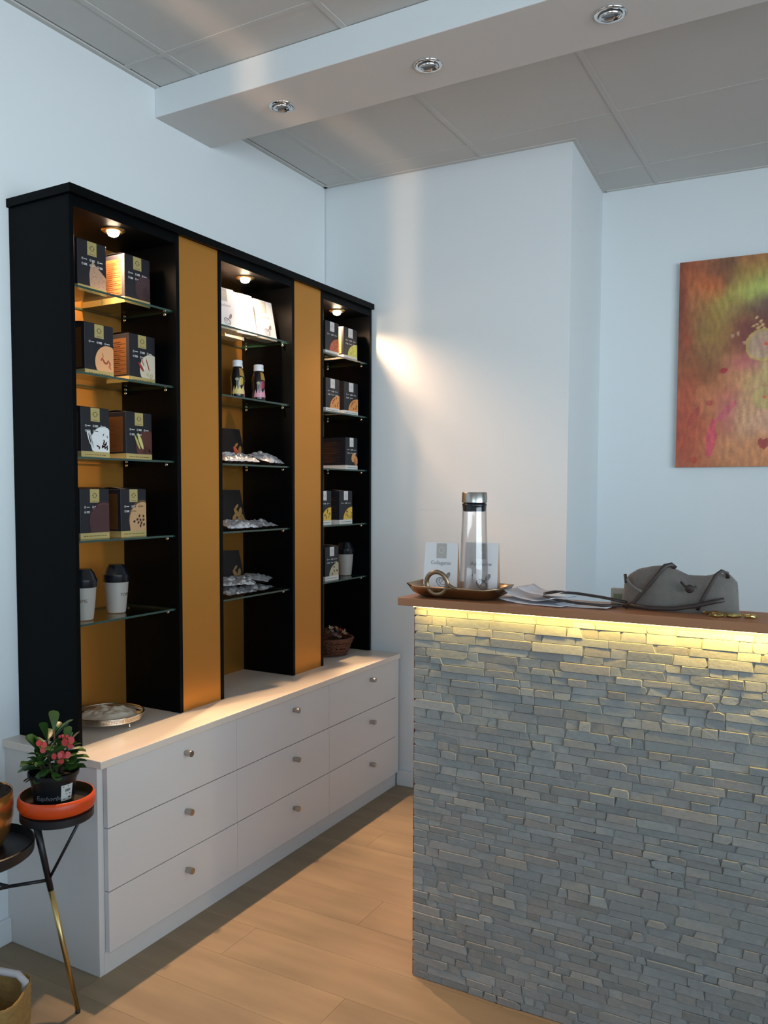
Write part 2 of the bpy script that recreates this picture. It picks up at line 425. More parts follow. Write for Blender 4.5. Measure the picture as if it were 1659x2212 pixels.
# ------------------------------------------------------------------ display towers
XS = -2.083; PT = .0185; TZ = 2.418
SH = [2.150, 1.881, 1.612, 1.343, 1.074]      # top faces of the glass shelves
towers = [(1.837, 2.335), (2.553, 3.0705), (3.287, 3.764)]
tl = ['black display tower nearest the camera, with cartons on five glass shelves', 'middle black display tower holding white pouches, bottles and foil bags', 'farthest black display tower with a wicker basket at its foot']
lampx = -2.16; lampy = [2.094, 2.822, 3.553]
def peg(x, y, z, par, side):
    mb = MB(); Mx = Matrix.Rotation(R(90) * side, 4, 'X')
    mb.lathe([(.004, 0), (.004, .006), (.0062, .007), (.0062, .014), (.005, .016)], 10, (x, y, z - .0065), Mx)
    mb.build('shelf_peg', M['chrome'], par, smooth=True)
for ti, (ya, ye) in enumerate(towers):
    t = thing('display_tower', ((XW + XS) / 2, (ya + ye) / 2, WT), tl[ti], 'shelf unit', 'black and gold display towers')
    for y0 in (ya, ye - PT):
        mb = MB(); mb.box(XW + .001, XS, y0, y0 + PT, WT, TZ); mb.build('side_panel', M['black'], t, bevel=.0012)
    mb = MB(); mb.box(XW + .001, XW + .009, ya + PT, ye - PT, WT, 2.385); mb.build('back_panel', M['gold'], t)
    mb = MB(); mb.box(XW + .009, XS - .001, ya + PT, ye - PT, 2.385, TZ); mb.build('top_panel', M['black'], t)
    for z in SH:
        mb = MB(); x0, x1, y0, y1 = XW + .012, XS - .014, ya + PT + .003, ye - PT - .003
        if z < 1.2 and ti == 0: x1 -= .0
        mb.box(x0, x1, y0, y1, z - .007, z)
        # the polished edges are dark green, the faces clear
        for q in range(6): mb.m[q] = 0 if q < 2 else 1
        s_ = mb.build('glass_shelf', [M['shelfglass'], M['edge']], t)
        for x in (x0 + .03, x1 - .028):
            peg(x, ye - PT, z - .007, s_, 1); peg(x, ya + PT, z - .007, s_, -1)
    # recessed halogen spot
    L = thing('cabinet_spotlight', (lampx, lampy[ti], 2.385), ['lit halogen spot in the top of the nearest tower', 'lit halogen spot in the top of the middle tower', 'lit halogen spot in the top of the farthest tower'][ti], 'spotlight', 'lit halogen spots in the display towers')
    mb = MB(); mb.lathe([(.022, -.002), (.022, .0), (.040, .0), (.040, -.002), (.034, -.006), (.026, -.007), (.022, -.004)], 28, (lampx, lampy[ti], 2.3848), cap0=False, cap1=False)
    mb.build('trim_ring', M['brass'], L, smooth=True)
    mb = MB(); mb.lathe([(.020, .0), (.020, -.010), (.016, -.018), (.007, -.022)], 20, (lampx, lampy[ti], 2.3845))
    mb.build('bulb', M['bulb'], L, smooth=True)
    ld = bpy.data.lights.new('halogen', 'SPOT'); ld.energy = 25; ld.color = (1, .61, .36); ld.spot_size = R(165); ld.spot_blend = .6; ld.shadow_soft_size = .012
    lo = bpy.data.objects.new('halogen', ld); COL.objects.link(lo); lo.parent = L; lo.location = (0, 0, -.028)
    l2 = ld.copy(); l2.energy = 150; l2.spot_size = R(72); l2.spot_blend = 1; lo = bpy.data.objects.new('halogen_beam', l2); COL.objects.link(lo); lo.parent = L; lo.location = (0, 0, -.028); lo.rotation_euler = (0, R(-8), 0)
for i, (ya, ye) in enumerate(((2.335, 2.553), (3.0705, 3.287))):
    mb = MB(); mb.box(XS - .020, XS - .002, ya + .0006, ye - .0006, WT, TZ)
    tag(mb.build('gold_panel', M['gold'], bevel=.001), ['tall satin gold panel between the first and middle towers', 'tall satin gold panel between the middle and farthest towers'][i], 'panel', 'gold panels between the towers')
mb = MB(); mb.box(XW + .001, XS + .016, 1.828, YE, TZ + .0002, 2.4455)
tag(mb.build('cornice_board', M['black'], bevel=.0015), 'black top board running across all the display towers', 'board')

# ------------------------------------------------------------------ cartons
def clipc(cu, cv, ru, rv, umax, vmin, umin=-9, n=28, a0=0):
    return [(max(min(cu + ru * math.cos(a0 + 2 * PI * k / n), umax), umin), max(cv + rv * math.sin(a0 + 2 * PI * k / n), vmin)) for k in range(n)]
def carton(x, y0, y1, z, h, d, label, pic, gold=True, rows=2, back=False, side='kraftprint', band=.021, group=None, yaw=0, split=False):
    """front face at x facing +X, from y0 to y1"""
    t = thing('carton', (x - d / 2, (y0 + y1) / 2, z), label, 'box', group)
    cx, cy = x - d / 2, (y0 + y1) / 2; ww = y1 - y0
    mb = MB(); mb.box(x - d, x, y0, y1, z + .0003, z + h)
    mb.build('body', M['boxblack'], t, bevel=.0012)
    # curved tuck flap on top
    mb = MB()
    def fl(u, v): return (x - d + d * v, y0 + .002 + (ww - .004) * u, z + h + .0004 + .006 * math.sin(PI * v) )
    mb.grid(fl, 1, 8); mb.build('top_flap', M['boxblack'], t, solid=.0006)
    band_m = M['boxgold'] if gold else M['boxwhite']; bz = z + band
    F_ = lambda k: (lambda u, v: (x + .0004 * k, y0 + u * ww, z + v))
    if back:
        mb = MB(); f = F_(1)
        for k in range(9):
            v = h * (.12 + .085 * k); mb.poly([f(.1, v), f(.9 - .25 * (k % 3 == 2), v), f(.9 - .25 * (k % 3 == 2), v + .0035), f(.1, v + .0035)])
        mb.build('small_print', pm('darkline', (46, 48, 50)), t, fix=False); return t
    # base band round front and near side
    mb = MB()
    if split:
        pass
    mb.poly([(x + .0004, y0, z + .0003), (x + .0004, y1, z + .0003), (x + .0004, y1, bz), (x + .0004, y0, bz)])
    mb.poly([(x - d, y0 - .0004, z + .0003), (x, y0 - .0004, z + .0003), (x, y0 - .0004, bz), (x - d, y0 - .0004, bz)])
    mb.build('base_band', band_m, t, fix=False)
    # tag with emblem
    u0, u1 = .34, .66; mb = MB(); f = F_(1)
    mb.poly([f(u0, h - .045), f(u1, h - .045), f(u1, h - .0005), f(u0, h - .0005)], 0)
    f = F_(2); cu, cv, rr = .5, h - .0215, .0085
    n = 20
    for k in range(n):
        a, b = 2 * PI * k / n, 2 * PI * (k + 1) / n
        mb.poly([f(cu + rr / ww * math.cos(q) * s_, cv + rr * math.sin(q) * s_) for q, s_ in ((a, 1), (b, 1), (b, .82), (a, .82))], 1)
    for sg in (-1, 1):
        mb.poly([f(cu + sg * rr * 1.3 / ww, cv), f(cu + sg * rr * 1.0 / ww, cv - .0025), f(cu + sg * rr * 1.0 / ww, cv + .0025)][::sg], 1)
    mb.poly([f(cu - .1, h - .0405), f(cu + .1, h - .0405), f(cu + .1, h - .0395), f(cu - .1, h - .0395)], 1)
    mb.build('label_tag', [band_m, M['ink'] if gold else M['inkgrey']], t, fix=False)
    # little icons with captions
    mb = MB(); rg = random.Random(int(y0 * 1000) + int(z * 100))
    for r_ in range(rows):
        vv = h - .060 - .0165 * r_
        for c_ in range(3 if (r_ == 0 or rows > 2) else 2 + (rg.random() > .4)):
            uu = .17 + .27 * c_
            for k in range(8):
                a, b = 2 * PI * k / 8, 2 * PI * (k + 1) / 8
                mb.poly([f(uu + .0042 / ww * math.cos(q) * s_, vv + .0042 * math.sin(q) * s_) for q, s_ in ((a, 1), (b, 1), (b, .78), (a, .78))])
            mb.poly([f(uu - .012, vv - .001), f(uu + .012, vv - .001), f(uu + .012, vv + .001), f(uu - .012, vv + .001)])
            for k in range(1 + (c_ + r_) % 2 + 0):
                o_ = (-.0012 if (c_ + r_) % 2 == 0 else (.0006 if k else -.0032))
                mb.poly([f(uu + .05, vv + o_), f(uu + .155, vv + o_), f(uu + .155, vv + o_ + .0023), f(uu + .05, vv + o_ + .0023)])
    mb.build('icon_print', M['inkwhite'], t, fix=False)
    # band lettering
    mb = MB()
    u = .12
    while u < .85:
        l_ = rg.uniform(.03, .09); mb.poly([f(u, .009), f(u + l_, .009), f(u + l_, .0115), f(u, .0115)]); u += l_ + .02
    mb.build('band_lettering', pm('bandtext', (92, 78, 40) if gold else (150, 140, 130)), t, fix=False)
    # side panel print
    if side:
        mb = MB(); s_ = lambda a, v: (x - d + a * d, y0 - .0004, z + v)
        mb.poly([s_(.06, band + .006), s_(.88, band + .006), s_(.88, h - .016), s_(.06, h - .016)], 0)
        s2 = lambda a, v: (x - d + a * d, y0 - .0008, z + v)
        for k in range(8):
            v = band + .013 + k * (h - band - .034) / 8
            mb.poly([s2(.1, v), s2(.84, v), s2(.84, v + .0018), s2(.1, v + .0018)], 1)
            mb.poly([s2(.1, v + .006), s2(.4 + .4 * rg.random(), v + .006), s2(.4 + .4 * rg.random(), v + .010), s2(.1, v + .010)], 1)
        mb.build('side_print', [M[side], pm('sideline', (84, 50, 28) if side == 'kraftprint' else (34, 34, 36))], t, fix=False)
    # picture
    mats = []; mb = MB()
    def A(c, pts, lvl):
        q = pm('%d_%d_%d' % c, c)
        if q not in mats: mats.append(q)
        g_ = F_(1 + lvl * .5); mb.poly([g_(u, v) for u, v in pts], mats.index(q))
    def disc(c, cu, cv, ru, lvl, asp=1.0, n=26, rot=0): A(c, clipc(cu, cv, ru, ru * ww * asp, .995, band if gold or 1 else 0, n=n), lvl)
    def ell(c, cu, cv, a, b, ang, lvl, n=14):
        P = []
        for k in range(n):
            q = 2 * PI * k / n; du, dv = a * math.cos(q), b * math.sin(q)
            P.append((min(max(cu + (du * math.cos(ang) - dv * math.sin(ang)) / ww, .01), .995), max(cv + du * math.sin(ang) + dv * math.cos(ang), band)))
        A(c, P, lvl)
    if pic == 'slice':
        A((168, 136, 112), [(.42, band), (.98, band), (.98, .06), (.6, .094), (.52, .105), (.45, .088), (.40, .06)], 1)
        for k in range(22): ell(rg.choice([(120, 74, 50), (196, 168, 140), (140, 96, 70)]), rg.uniform(.46, .93), rg.uniform(band + .004, .062), .0022, .0013, rg.uniform(0, 3), 2, 6)
        for k in range(8): ell((120, 84, 62), rg.uniform(.47, .62), rg.uniform(.06, .09), .002, .0012, rg.uniform(0, 3), 2, 6)
    if pic == 'choc':
        disc((48, 30, 32), .78, .062, .40, 1); 
        for i_, q in enumerate((.33, .27, .21, .15, .09)): disc((84, 60, 64), .80, .062, q + .014, 2 + .5 * i_); disc((50, 33, 36), .80, .0605, q, 2.25 + .5 * i_)
    if pic == 'soup':
        disc((14, 14, 18), .80, .058, .50, 1); disc((216, 160, 112), .80, .05, .45, 2)
        for k in range(5): ell((168, 76, 52), .58 + .07 * k, .06 - .004 * (k % 3) - .002 * k, .008, .0035, 1 + k, 3, 10)
        ell((150, 60, 40), .62, .074, .009, .0014, 1.9, 3, 8); ell((190, 110, 80), .86, .036, .009, .004, -.8, 3, 10)
    if pic == 'apple':
        disc((196, 186, 164), .84, .050, .44, 1)
        ell((206, 200, 176), .64, .072, .023, .006, 1.9, 3); ell((150, 40, 34), .70, .069, .024, .0026, 1.95, 4); ell((214, 206, 186), .53, .068, .022, .0042, 2.0, 2); ell((146, 36, 32), .44, .058, .020, .0055, 2.3, 5)
        ell((158, 44, 36), .50, .0765, .018, .002, 2.0, 5)
        ell((150, 130, 60), .84, .030, .008, .006, 1, 4); ell((196, 186, 164), .84, .030, .006, .004, 1, 5); ell((150, 130, 60), .70, .034, .006, .004, 2, 4); ell((196, 186, 164), .70, .034, .0042, .0026, 2, 5)
    if pic == 'milk':
        disc((14, 14, 18), .78, .062, .48, 1); disc((214, 216, 216), .78, .05, .45, 2)
        ell((208, 210, 208), .34, .062, .028, .007, 1.9, 3); ell((20, 20, 22), .36, .058, .028, .0012, 1.9, 4); ell((212, 214, 214), .27, .066, .026, .0045, 1.9, 3)
        for k in range(14): ell((58, 26, 24), .80 + rg.gauss(0, .08), .042 + rg.gauss(0, .008), .006, .003, rg.uniform(0, 3), 4, 7)
        ell((24, 22, 24), .78, .078, .006, .0015, 1, 4, 6); ell((24, 22, 24), .92, .072, .006, .0015, 2, 4, 6)
    if pic == 'pear':
        disc((82, 42, 32), .82, .050, .44, 1)
        ell((196, 186, 120), .55, .066, .031, .0075, 2.0, 3); ell((176, 166, 90), .43, .062, .028, .0048, 2.05, 2); ell((70, 62, 30), .49, .063, .028, .001, 2.05, 4)
        for k in range(10): ell((60, 30, 24), .80 + rg.gauss(0, .09), .036 + rg.gauss(0, .006), .007, .003, rg.uniform(0, 3), 4, 6)
    if pic == 'pudding':
        disc((40, 22, 26), .82, .060, .53, 1); disc((92, 46, 50), .82, .058, .49, 2); disc((66, 34, 38), .82, .055, .48, 3)
        A((66, 34, 38), [(.34, band), (.995, band), (.995, .06), (.35, .05)], 3.2)
    if pic == 'coffee':
        disc((90, 66, 44), .86, .060, .56, 1); disc((186, 146, 104), .86, .056, .53, 2)
        A((186, 146, 104), [(.36, band), (.995, band), (.995, .06), (.34, .05)], 2.2)
        for bu, bv, q in ((.72, .072, 1.2), (.88, .071, 1.9), (.64, .060, .6), (.76, .058, 2.2), (.88, .058, .4), (.52, .053, .5), (.68, .049, 1), (.80, .047, 1.4), (.76, .037, 1.6), (.90, .041, .9)):
            ell((44, 26, 18), bu, bv, .0058, .0042, q, 3, 9); ell((92, 60, 40), bu, bv, .005, .0006, q, 4, 6)
    dome = dict(noodle=(176, 82, 48), yellow=(196, 190, 84), pasta=(214, 140, 74), cheese=(212, 170, 60), cream=(176, 166, 136), bun=(196, 140, 88))
    if pic in dome:
        cdm = dome[pic]
        if pic == 'bun':
            ell((204, 146, 96), .66, .060, .024, .019, 1.0, 1); ell((196, 132, 80), .86, .046, .022, .018, 2.0, 2); ell((176, 108, 60), .80, .036, .024, .010, 2.2, 3)
        else:
            P = [(.30, band), (.995, band), (.995, .084)] + [(.995 - (.695) * math.sin(q * PI / 20), band + (.084 - band) * math.cos(q * PI / 20)) for q in range(1, 10)]
            A(cdm, P, 1)
            if pic == 'pasta':
                for bu, bv, q in ((.62, .064, .4), (.76, .070, 1), (.50, .045, 1.4), (.68, .034, 1.2), (.88, .048, .9), (.84, .036, 1.8), (.56, .056, .2)): ell((120, 52, 30), bu, bv, .0065, .0045, q, 2, 7)
            if pic == 'noodle':
                for k in range(14): ell(rg.choice([(140, 50, 34), (206, 112, 66), (90, 34, 26)]), rg.uniform(.45, .95), rg.uniform(.03, .07), .010, .0022, rg.uniform(0, 3), 2, 7)
            if pic == 'yellow': ell((60, 58, 30), .66, .055, .030, .0009, -.9, 2, 6); ell((176, 168, 60), .55, .035, .012, .006, .5, 2); ell((210, 204, 110), .8, .04, .012, .006, .5, 2)
            if pic == 'cheese':
                for k in range(10): ell((54, 46, 26), rg.uniform(.5, .95), rg.uniform(.03, .07), .007, .003, rg.uniform(.8, 1.4), 2, 5)
            if pic == 'cream':
                for k in range(6): ell(rg.choice([(92, 90, 58), (122, 88, 52), (206, 200, 176)]), rg.uniform(.5, .92), rg.uniform(.03, .066), .008, .005, rg.uniform(0, 3), 2, 8)
    if mb.f: mb.build('printed_picture', mats, t, fix=False)
    return t
G1 = 'black cartons in the nearest tower'; G3 = 'black cartons in the farthest tower'
X1 = -2.146
z1, z2, z3, z4, z5 = SH
carton(X1, 1.9235, 2.0465, z1, .165, .11, 'black carton on the top shelf of the nearest tower with a pale oat-slice picture', 'slice', group=G1)
carton(X1, 2.129, 2.251, z1, .165, .108, 'black carton on the top shelf of the nearest tower with a dark chocolate swirl', 'choc', group=G1)
carton(X1 - .111, 1.9235, 2.0465, z1, .165, .096, 'black carton standing behind the oat-slice carton, gold base seen through the glass shelf', 'choc', group=G1)
carton(X1 - .111, 2.129, 2.251, z1, .165, .096, 'black carton standing behind the dark chocolate swirl carton on the top shelf', 'choc', group=G1)
carton(X1, 1.9475, 2.073, z2, .172, .11, 'black carton with an orange soup bowl picture, second shelf of the nearest tower', 'soup', rows=1, group=G1)
carton(X1, 2.1455, 2.272, z2, .168, .11, 'black carton with red and white apple slices, second shelf of the nearest tower', 'apple', group=G1)
carton(X1, 1.9265, 2.049, z3, .165, .11, 'black carton with white milk bowl and chocolate shavings picture', 'milk', group=G1)
carton(X1, 2.125, 2.2515, z3, .165, .11, 'black carton with green pear slices and chocolate picture', 'pear', group=G1)
carton(X1, 1.917, 2.043, z4, .166, .11, 'black carton with a dark maroon pudding picture, fourth shelf', 'pudding', group=G1)
carton(X1, 2.096, 2.2185, z4, .166, .11, 'black carton with a beige coffee cup and beans picture, fourth shelf', 'coffee', group=G1)
XT = -2.124
carton(XT, 3.388, 3.510, z1, .158, .11, 'dark carton with a reddish noodle dish picture, top of the farthest tower', 'noodle', gold=False, side='boxblack', rows=1, group=G3)
carton(XT, 3.556, 3.688, z1, .155, .11, 'dark carton with a yellow-green dome picture, top of the farthest tower', 'yellow', gold=False, side='boxgold', group=G3)
carton(XT, 3.391, 3.517, z2, .160, .11, 'left of the two dark cartons with orange pasta pictures', 'pasta', gold=False, side='boxblack', group=G3)
carton(XT, 3.561, 3.697, z2, .160, .11, 'right of the two dark cartons with orange pasta pictures', 'pasta', gold=False, side='boxblack', group=G3)
carton(XT, 3.5745, 3.6935, z3, .158, .17, 'dark carton turned to show its printed side, bread buns on the front', 'bun', gold=False, side='boxblack', group=G3)
mb = None
carton(XT, 3.318, 3.441, z4, .162, .11, 'dark carton with yellow cheese picture half hidden by the gold panel', 'cheese', gold=False, side='boxblack', rows=1, group=G3)
carton(XT, 3.517, 3.641, z4, .162, .11, 'dark carton with yellow cheese picture standing clear on the fourth shelf', 'cheese', gold=False, side='boxblack', rows=1, group=G3)
carton(XT, 3.385, 3.509, z5, .162, .11, 'dark carton with a cream soup picture beside a shaker cup', 'cream', gold=False, side='boxblack', group=G3)

# ------------------------------------------------------------------ shaker cups
def shaker(c, label, rb=.033, rt=.043, word=None, wang=0):
    t = thing('shaker_cup', c, label, 'cup', 'frosted shaker cups with black lids'); c = Vector(c)
    mb = MB(); mb.lathe([(rb * .8, .0003), (rb * .96, .003), (rb, .010), (rt * .93, .075), (rt, .118), (rt * .96, .118), (rt * .9, .075), (rb * .93, .012), (.001, .010)], 32, c, cap0=True, cap1=False)
    sharp(mb.build('cup_body', M['frost'], t, smooth=True), 50)
    mb = MB(); mb.lathe([(rt * 1.04, .110), (rt * 1.08, .114), (rt * 1.08, .136), (rt * 1.02, .139), (rt * .84, .158), (rt * .66, .168), (rt * .62, .171), (.001, .171)], 32, c, cap1=False)
    sharp(mb.build('lid', M['capblack'], t, smooth=True), 40)
    if word:
        mb = MB()
        def fn(u, v):
            a = wang + u / .040; r_ = rb + (rt - rb) * (v / .118) + .0012
            return (c.x + r_ * math.cos(a), c.y + r_ * math.sin(a), c.z + v)
        put_text(mb, word, .016, fn, cv=.066); mb.build('lettering', pm('cuptext', (90, 74, 52)), t, fix=False)
    return t
shaker((-2.17, 1.946, z5), 'frosted shaker cup cut off by the near side panel of the first tower', word='TOME', wang=R(-52))
shaker((-2.205, 2.127, z5), 'frosted shaker cup with black lid standing alone to the right, near tower', word='TOME', wang=R(8))
shaker((-2.195, 3.690, z5), 'dim frosted shaker cup in the farthest tower beside a carton', rb=.034, rt=.043)

# ------------------------------------------------------------------ stand-up pouches
def quadfn(A, B, Cc, D, off):
    """A lower left, B lower right, C upper right, D upper left"""
    A, B, Cc, D = map(Vector, (A, B, Cc, D)); n = (B - A).cross(D - A).normalized() * off
    return lambda u, v: A * (1 - u) * (1 - v) + B * u * (1 - v) + Cc * u * v + D * (1 - u) * v + n
def pouch(base, wdt, h, dep, ang, label, word, m_front, m_side, group, txt=True, top_in=.0, cat='pouch'):
    """front faces direction ang; base = centre of footprint"""
    t = thing('standing_pouch', base, label, cat, group); b = Vector(base)
    Fd = Vector((math.cos(ang), math.sin(ang), 0)); Rd = Vector((-Fd.y, Fd.x, 0)); Z = Vector((0, 0, 1))
    def P(r_, f_, z_): return b + Rd * r_ * wdt / 2 + Fd * f_ * dep / 2 + Z * z_
    tw = 1 - top_in
    A, B, Cc, D = P(-1, 1, .0005), P(1, 1, .0005), P(tw, .08, h), P(-tw, .08, h)
    E_, F2, G_, H_ = P(-1, -1, .0005), P(1, -1, .0005), P(tw, -.08, h), P(-tw, -.08, h)
    mb = MB(); n = 8
    fr = quadfn(A, B, Cc, D, 0); bk = quadfn(F2, E_, H_, G_, 0)
    mb.poly([A, B, Cc, D], 0); mb.poly([F2, E_, H_, G_], 0); mb.poly([B, F2, G_, Cc], 1); mb.poly([E_, A, D, H_], 1); mb.poly([D, Cc, G_, H_], 0); mb.poly([A, E_, F2, B], 0)
    mb.build('body', [m_front, m_side], t, bevel=.003)
    if txt:
        f = quadfn(A, B, Cc, D, .0006); f2 = quadfn(A, B, Cc, D, .0010); asp = wdt
        mb = MB(); mb.poly([f(.36, .68), f(.66, .68), f(.66, .985), f(.36, .985)], 0)
        for k in range(16):
            a, c_ = 2 * PI * k / 16, 2 * PI * (k + 1) / 16
            mb.poly([f2(.51 + .010 / wdt * math.cos(q) * s_, .85 + .010 / h * math.sin(q) * s_) for q, s_ in ((a, 1), (c_, 1), (c_, .8), (a, .8))], 1)
        mb.build('label_tag', [pm('greytag', (176, 172, 168)), pm('tagring', (206, 200, 176))], t, fix=False)
        mb = MB(); put_text(mb, word, .0165, lambda u, v: f(.5 + u / wdt, .585 + v / h)); mb.build('lettering', M['inkgrey'], t, fix=False)
        mb = MB(); put_text(mb, '24', .010, lambda u, v: f(.22 + u / wdt, .36 + v / h)); mb.build('small_lettering', M['inkgrey'], t, fix=False)
        # whisk-like spoon over a bowl drawing
        mb = MB()
        def E2(cu, cv, a, bb, an, mi, o=f2, n=14, ring=0):
            P_ = []
            for k in range(n):
                q = 2 * PI * k / n; du, dv = a * math.cos(q), bb * math.sin(q)
                P_.append((cu + (du * math.cos(an) - dv * math.sin(an)) / wdt, cv + (du * math.sin(an) + dv * math.cos(an)) / h, du, dv))
            if not ring: mb.poly([o(u, v) for u, v, _, _ in P_], mi)
            else:
                for k in range(n):
                    a_, b_ = P_[k], P_[(k + 1) % n]; s = ring
                    i1 = (cu + (a_[0] - cu) * s, cv + (a_[1] - cv) * s); i2 = (cu + (b_[0] - cu) * s, cv + (b_[1] - cv) * s)
                    mb.poly([o(a_[0], a_[1]), o(b_[0], b_[1]), o(*i2), o(*i1)], mi)
        E2(.55, .19, .020, .014, -.5, 0, ring=.86); E2(.57, .20, .014, .009, -.5, 0, ring=.82)
        E2(.72, .33, .0125, .0065, 1.0, 1); E2(.60, .25, .016, .0012, .8, 0)
        mb.build('printed_picture', [pm('sketch', (112, 112, 120)), pm('scoop', (138, 128, 120))], t, fix=False)
    return t
GW = 'white stand-up pouches in the middle tower'
pouch((-2.175, 2.690, z1), .125, .168, .055, R(-8), 'white pouch on the top shelf cut off by the gold panel edge', 'Aquabaxw', M['pouchwhite'], M['pouchside'], GW, top_in=.08)
pouch((-2.175, 2.815, z1), .122, .168, .06, R(-8), 'white pouch directly under the spot, between two other white pouches', 'Collagenix', M['pouchwhite'], M['pouchside'], GW, top_in=.1)
pouch((-2.175, 2.957, z1), .135, .168, .06, R(-4), 'white pouch on the top shelf nearest the right side panel', 'Aquabaxw', M['pouchwhite'], pm('olive', (190, 180, 110)), GW, top_in=.12)
pouch((-2.275, 2.86, z1), .13, .15, .06, R(0), 'pale yellow-sided pouch standing in the second row behind the white ones', 'Collagenix', M['pouchwhite'], pm('olive', (190, 180, 110)), GW, txt=False, top_in=.08)
pouch((-2.275, 2.70, z1), .13, .15, .06, R(0), 'white pouch in the second row behind the leftmost one', 'Collagenix', M['pouchwhite'], M['pouchside'], GW, txt=False, top_in=.08)

# ------------------------------------------------------------------ drink bottles
def bottle(c, label, tone, patch, wang):
    t = thing('drink_bottle', c, label, 'bottle', 'drink bottles with white caps'); c = Vector(c)
    prof = [(.024, .0004), (.0285, .004), (.029, .02), (.0285, .055), (.031, .085), (.030, .10), (.024, .122), (.0185, .133), (.0175, .136)]
    mb = MB(); mb.lathe(prof, 32, c); sharp(mb.build('body', M['bottleblk'], t, smooth=True), 50)
    mb = MB(); mb.lathe([(.021, .134), (.0215, .136), (.0215, .144), (.0205, .145), (.0205, .150), (.0213, .151), (.0205, .160), (.018, .1615)], 28, c)
    sharp(mb.build('cap', M['capwhite'], t, smooth=True), 30)
    def rad(z):
        for (ra, za), (rb_, zb_) in zip(prof, prof[1:]):
            if za <= z <= zb_: return ra + (rb_ - ra) * (z - za) / (zb_ - za)
        return .0175
    mb = MB()
    def strip_(pts, mi, lift=.0006):
        # pts: list of (angle, zlow, zhigh)
        P = []
        for (a, l, h_), (a2, l2, h2) in zip(pts, pts[1:]):
            for s in range(3):
                q = [(a + (a2 - a) * (s / 3), l + (l2 - l) * s / 3, h_ + (h2 - h_) * s / 3), (a + (a2 - a) * ((s + 1) / 3), l + (l2 - l) * (s + 1) / 3, h_ + (h2 - h_) * (s + 1) / 3)]
                n = 4
                for k in range(n):
                    def pt(Q, f_):
                        z = Q[1] + (Q[2] - Q[1]) * f_; r_ = rad(z) + lift; return (c.x + r_ * math.cos(wang + Q[0]), c.y + r_ * math.sin(wang + Q[0]), c.z + z)
                    mb.poly([pt(q[0], k / n), pt(q[1], k / n), pt(q[1], (k + 1) / n), pt(q[0], (k + 1) / n)], mi)
    strip_([(-2.6, .004, .022), (2.6, .004, .022)], 0, .0004)
    strip_([(-1.0, .022, .030), (-.75, .022, .055), (-.62, .022, .036), (-.35, .022, .060), (-.2, .022, .038), (.1, .022, .052), (.35, .022, .040), (.7, .022, .058), (1.0, .022, .030)], 1)
    strip_([(-.1, .060, .062), (.1, .056, .088), (.4, .058, .092), (.6, .062, .08)], 2)
    strip_([(.05, .096, .128), (.75, .092, .126)], 3)
    strip_([(-.55, .078, .084), (-.3, .074, .088), (-.12, .078, .084)], 0, .0009)
    mb.build('sleeve_print', [pm('creamA', (150, 146, 120)), pm('tone%d%d%d' % tone, tone), pm('patch%d%d%d' % patch, patch), pm('goldlabel', (168, 124, 50))], t, smooth=True, fix=False)
bottle((-2.175, 2.786, z2), 'drink bottle with a yellow splash sleeve, front left on the shelf', (212, 190, 120), (186, 158, 60), R(-38))
bottle((-2.265, 2.905, z2), 'drink bottle partly hidden behind the yellow-splash bottle', (206, 140, 150), (150, 40, 50), R(-20))
bottle((-2.175, 2.932, z2), 'drink bottle with a pink splash sleeve, standing to the right', (212, 150, 165), (160, 30, 60), R(-38))

# ------------------------------------------------------------------ foil bags in the middle tower
def pillow(c, L, W_, T, ang, tilt, label, mats, group, seed=0, name='foil_bag', cat='bag', mark=None):
    t = thing(name, c, label, cat, group); c = Vector(c); rg = random.Random(seed)
    Mx = Matrix.Rotation(ang, 4, 'Z') @ Matrix.Rotation(tilt, 4, 'X')
    so = Vector((seed * 3.1, seed * 1.7, 0))
    def P(u, v, s):
        x, y = (u - .5) * L, (v - .5) * W_
        e_ = (max(0, 1 - abs(2 * u - 1) ** 3.0) * max(0, 1 - abs(2 * v - 1) ** 2.6)) ** .6
        cr = (abs(noise.noise(Vector((x * 34, y * 44, s)) + so)) - .2) * .013 + (abs(noise.noise(Vector((x * 70, y * 60, s)) + so)) - .2) * .003
        y *= 1 - .06 * math.sin(PI * u); z = s * T / 2 * e_ + cr * (.4 + .6 * e_) * 1.4
        return c + Vector((0, 0, T / 2 + .003)) + Mx @ Vector((x, y, z))
    mb = MB(); mb.grid(lambda u, v: P(u, v, 1), 22, 14, 0); k = len(mb.v); mb.grid(lambda u, v: P(u, v, -1), 22, 14, 1)
    zmin = min(v[2] for v in mb.v); dz = c.z + .0006 - zmin
    mb.v = [(x, y, z + dz) for x, y, z in mb.v]
    mb.build('bag_body', mats, t, fix=False)
    return t
GF = 'foil snack bags lying in the middle tower'
def blackpouch(base, z, label, col1, col2, h):
    t = pouch(base, .14, h, .05, R(-10), label, '', M['foilblack'], M['foilblack'], 'black stand-up snack bags in the middle tower', txt=False, top_in=.32, cat='bag')
    b = Vector(base); return t
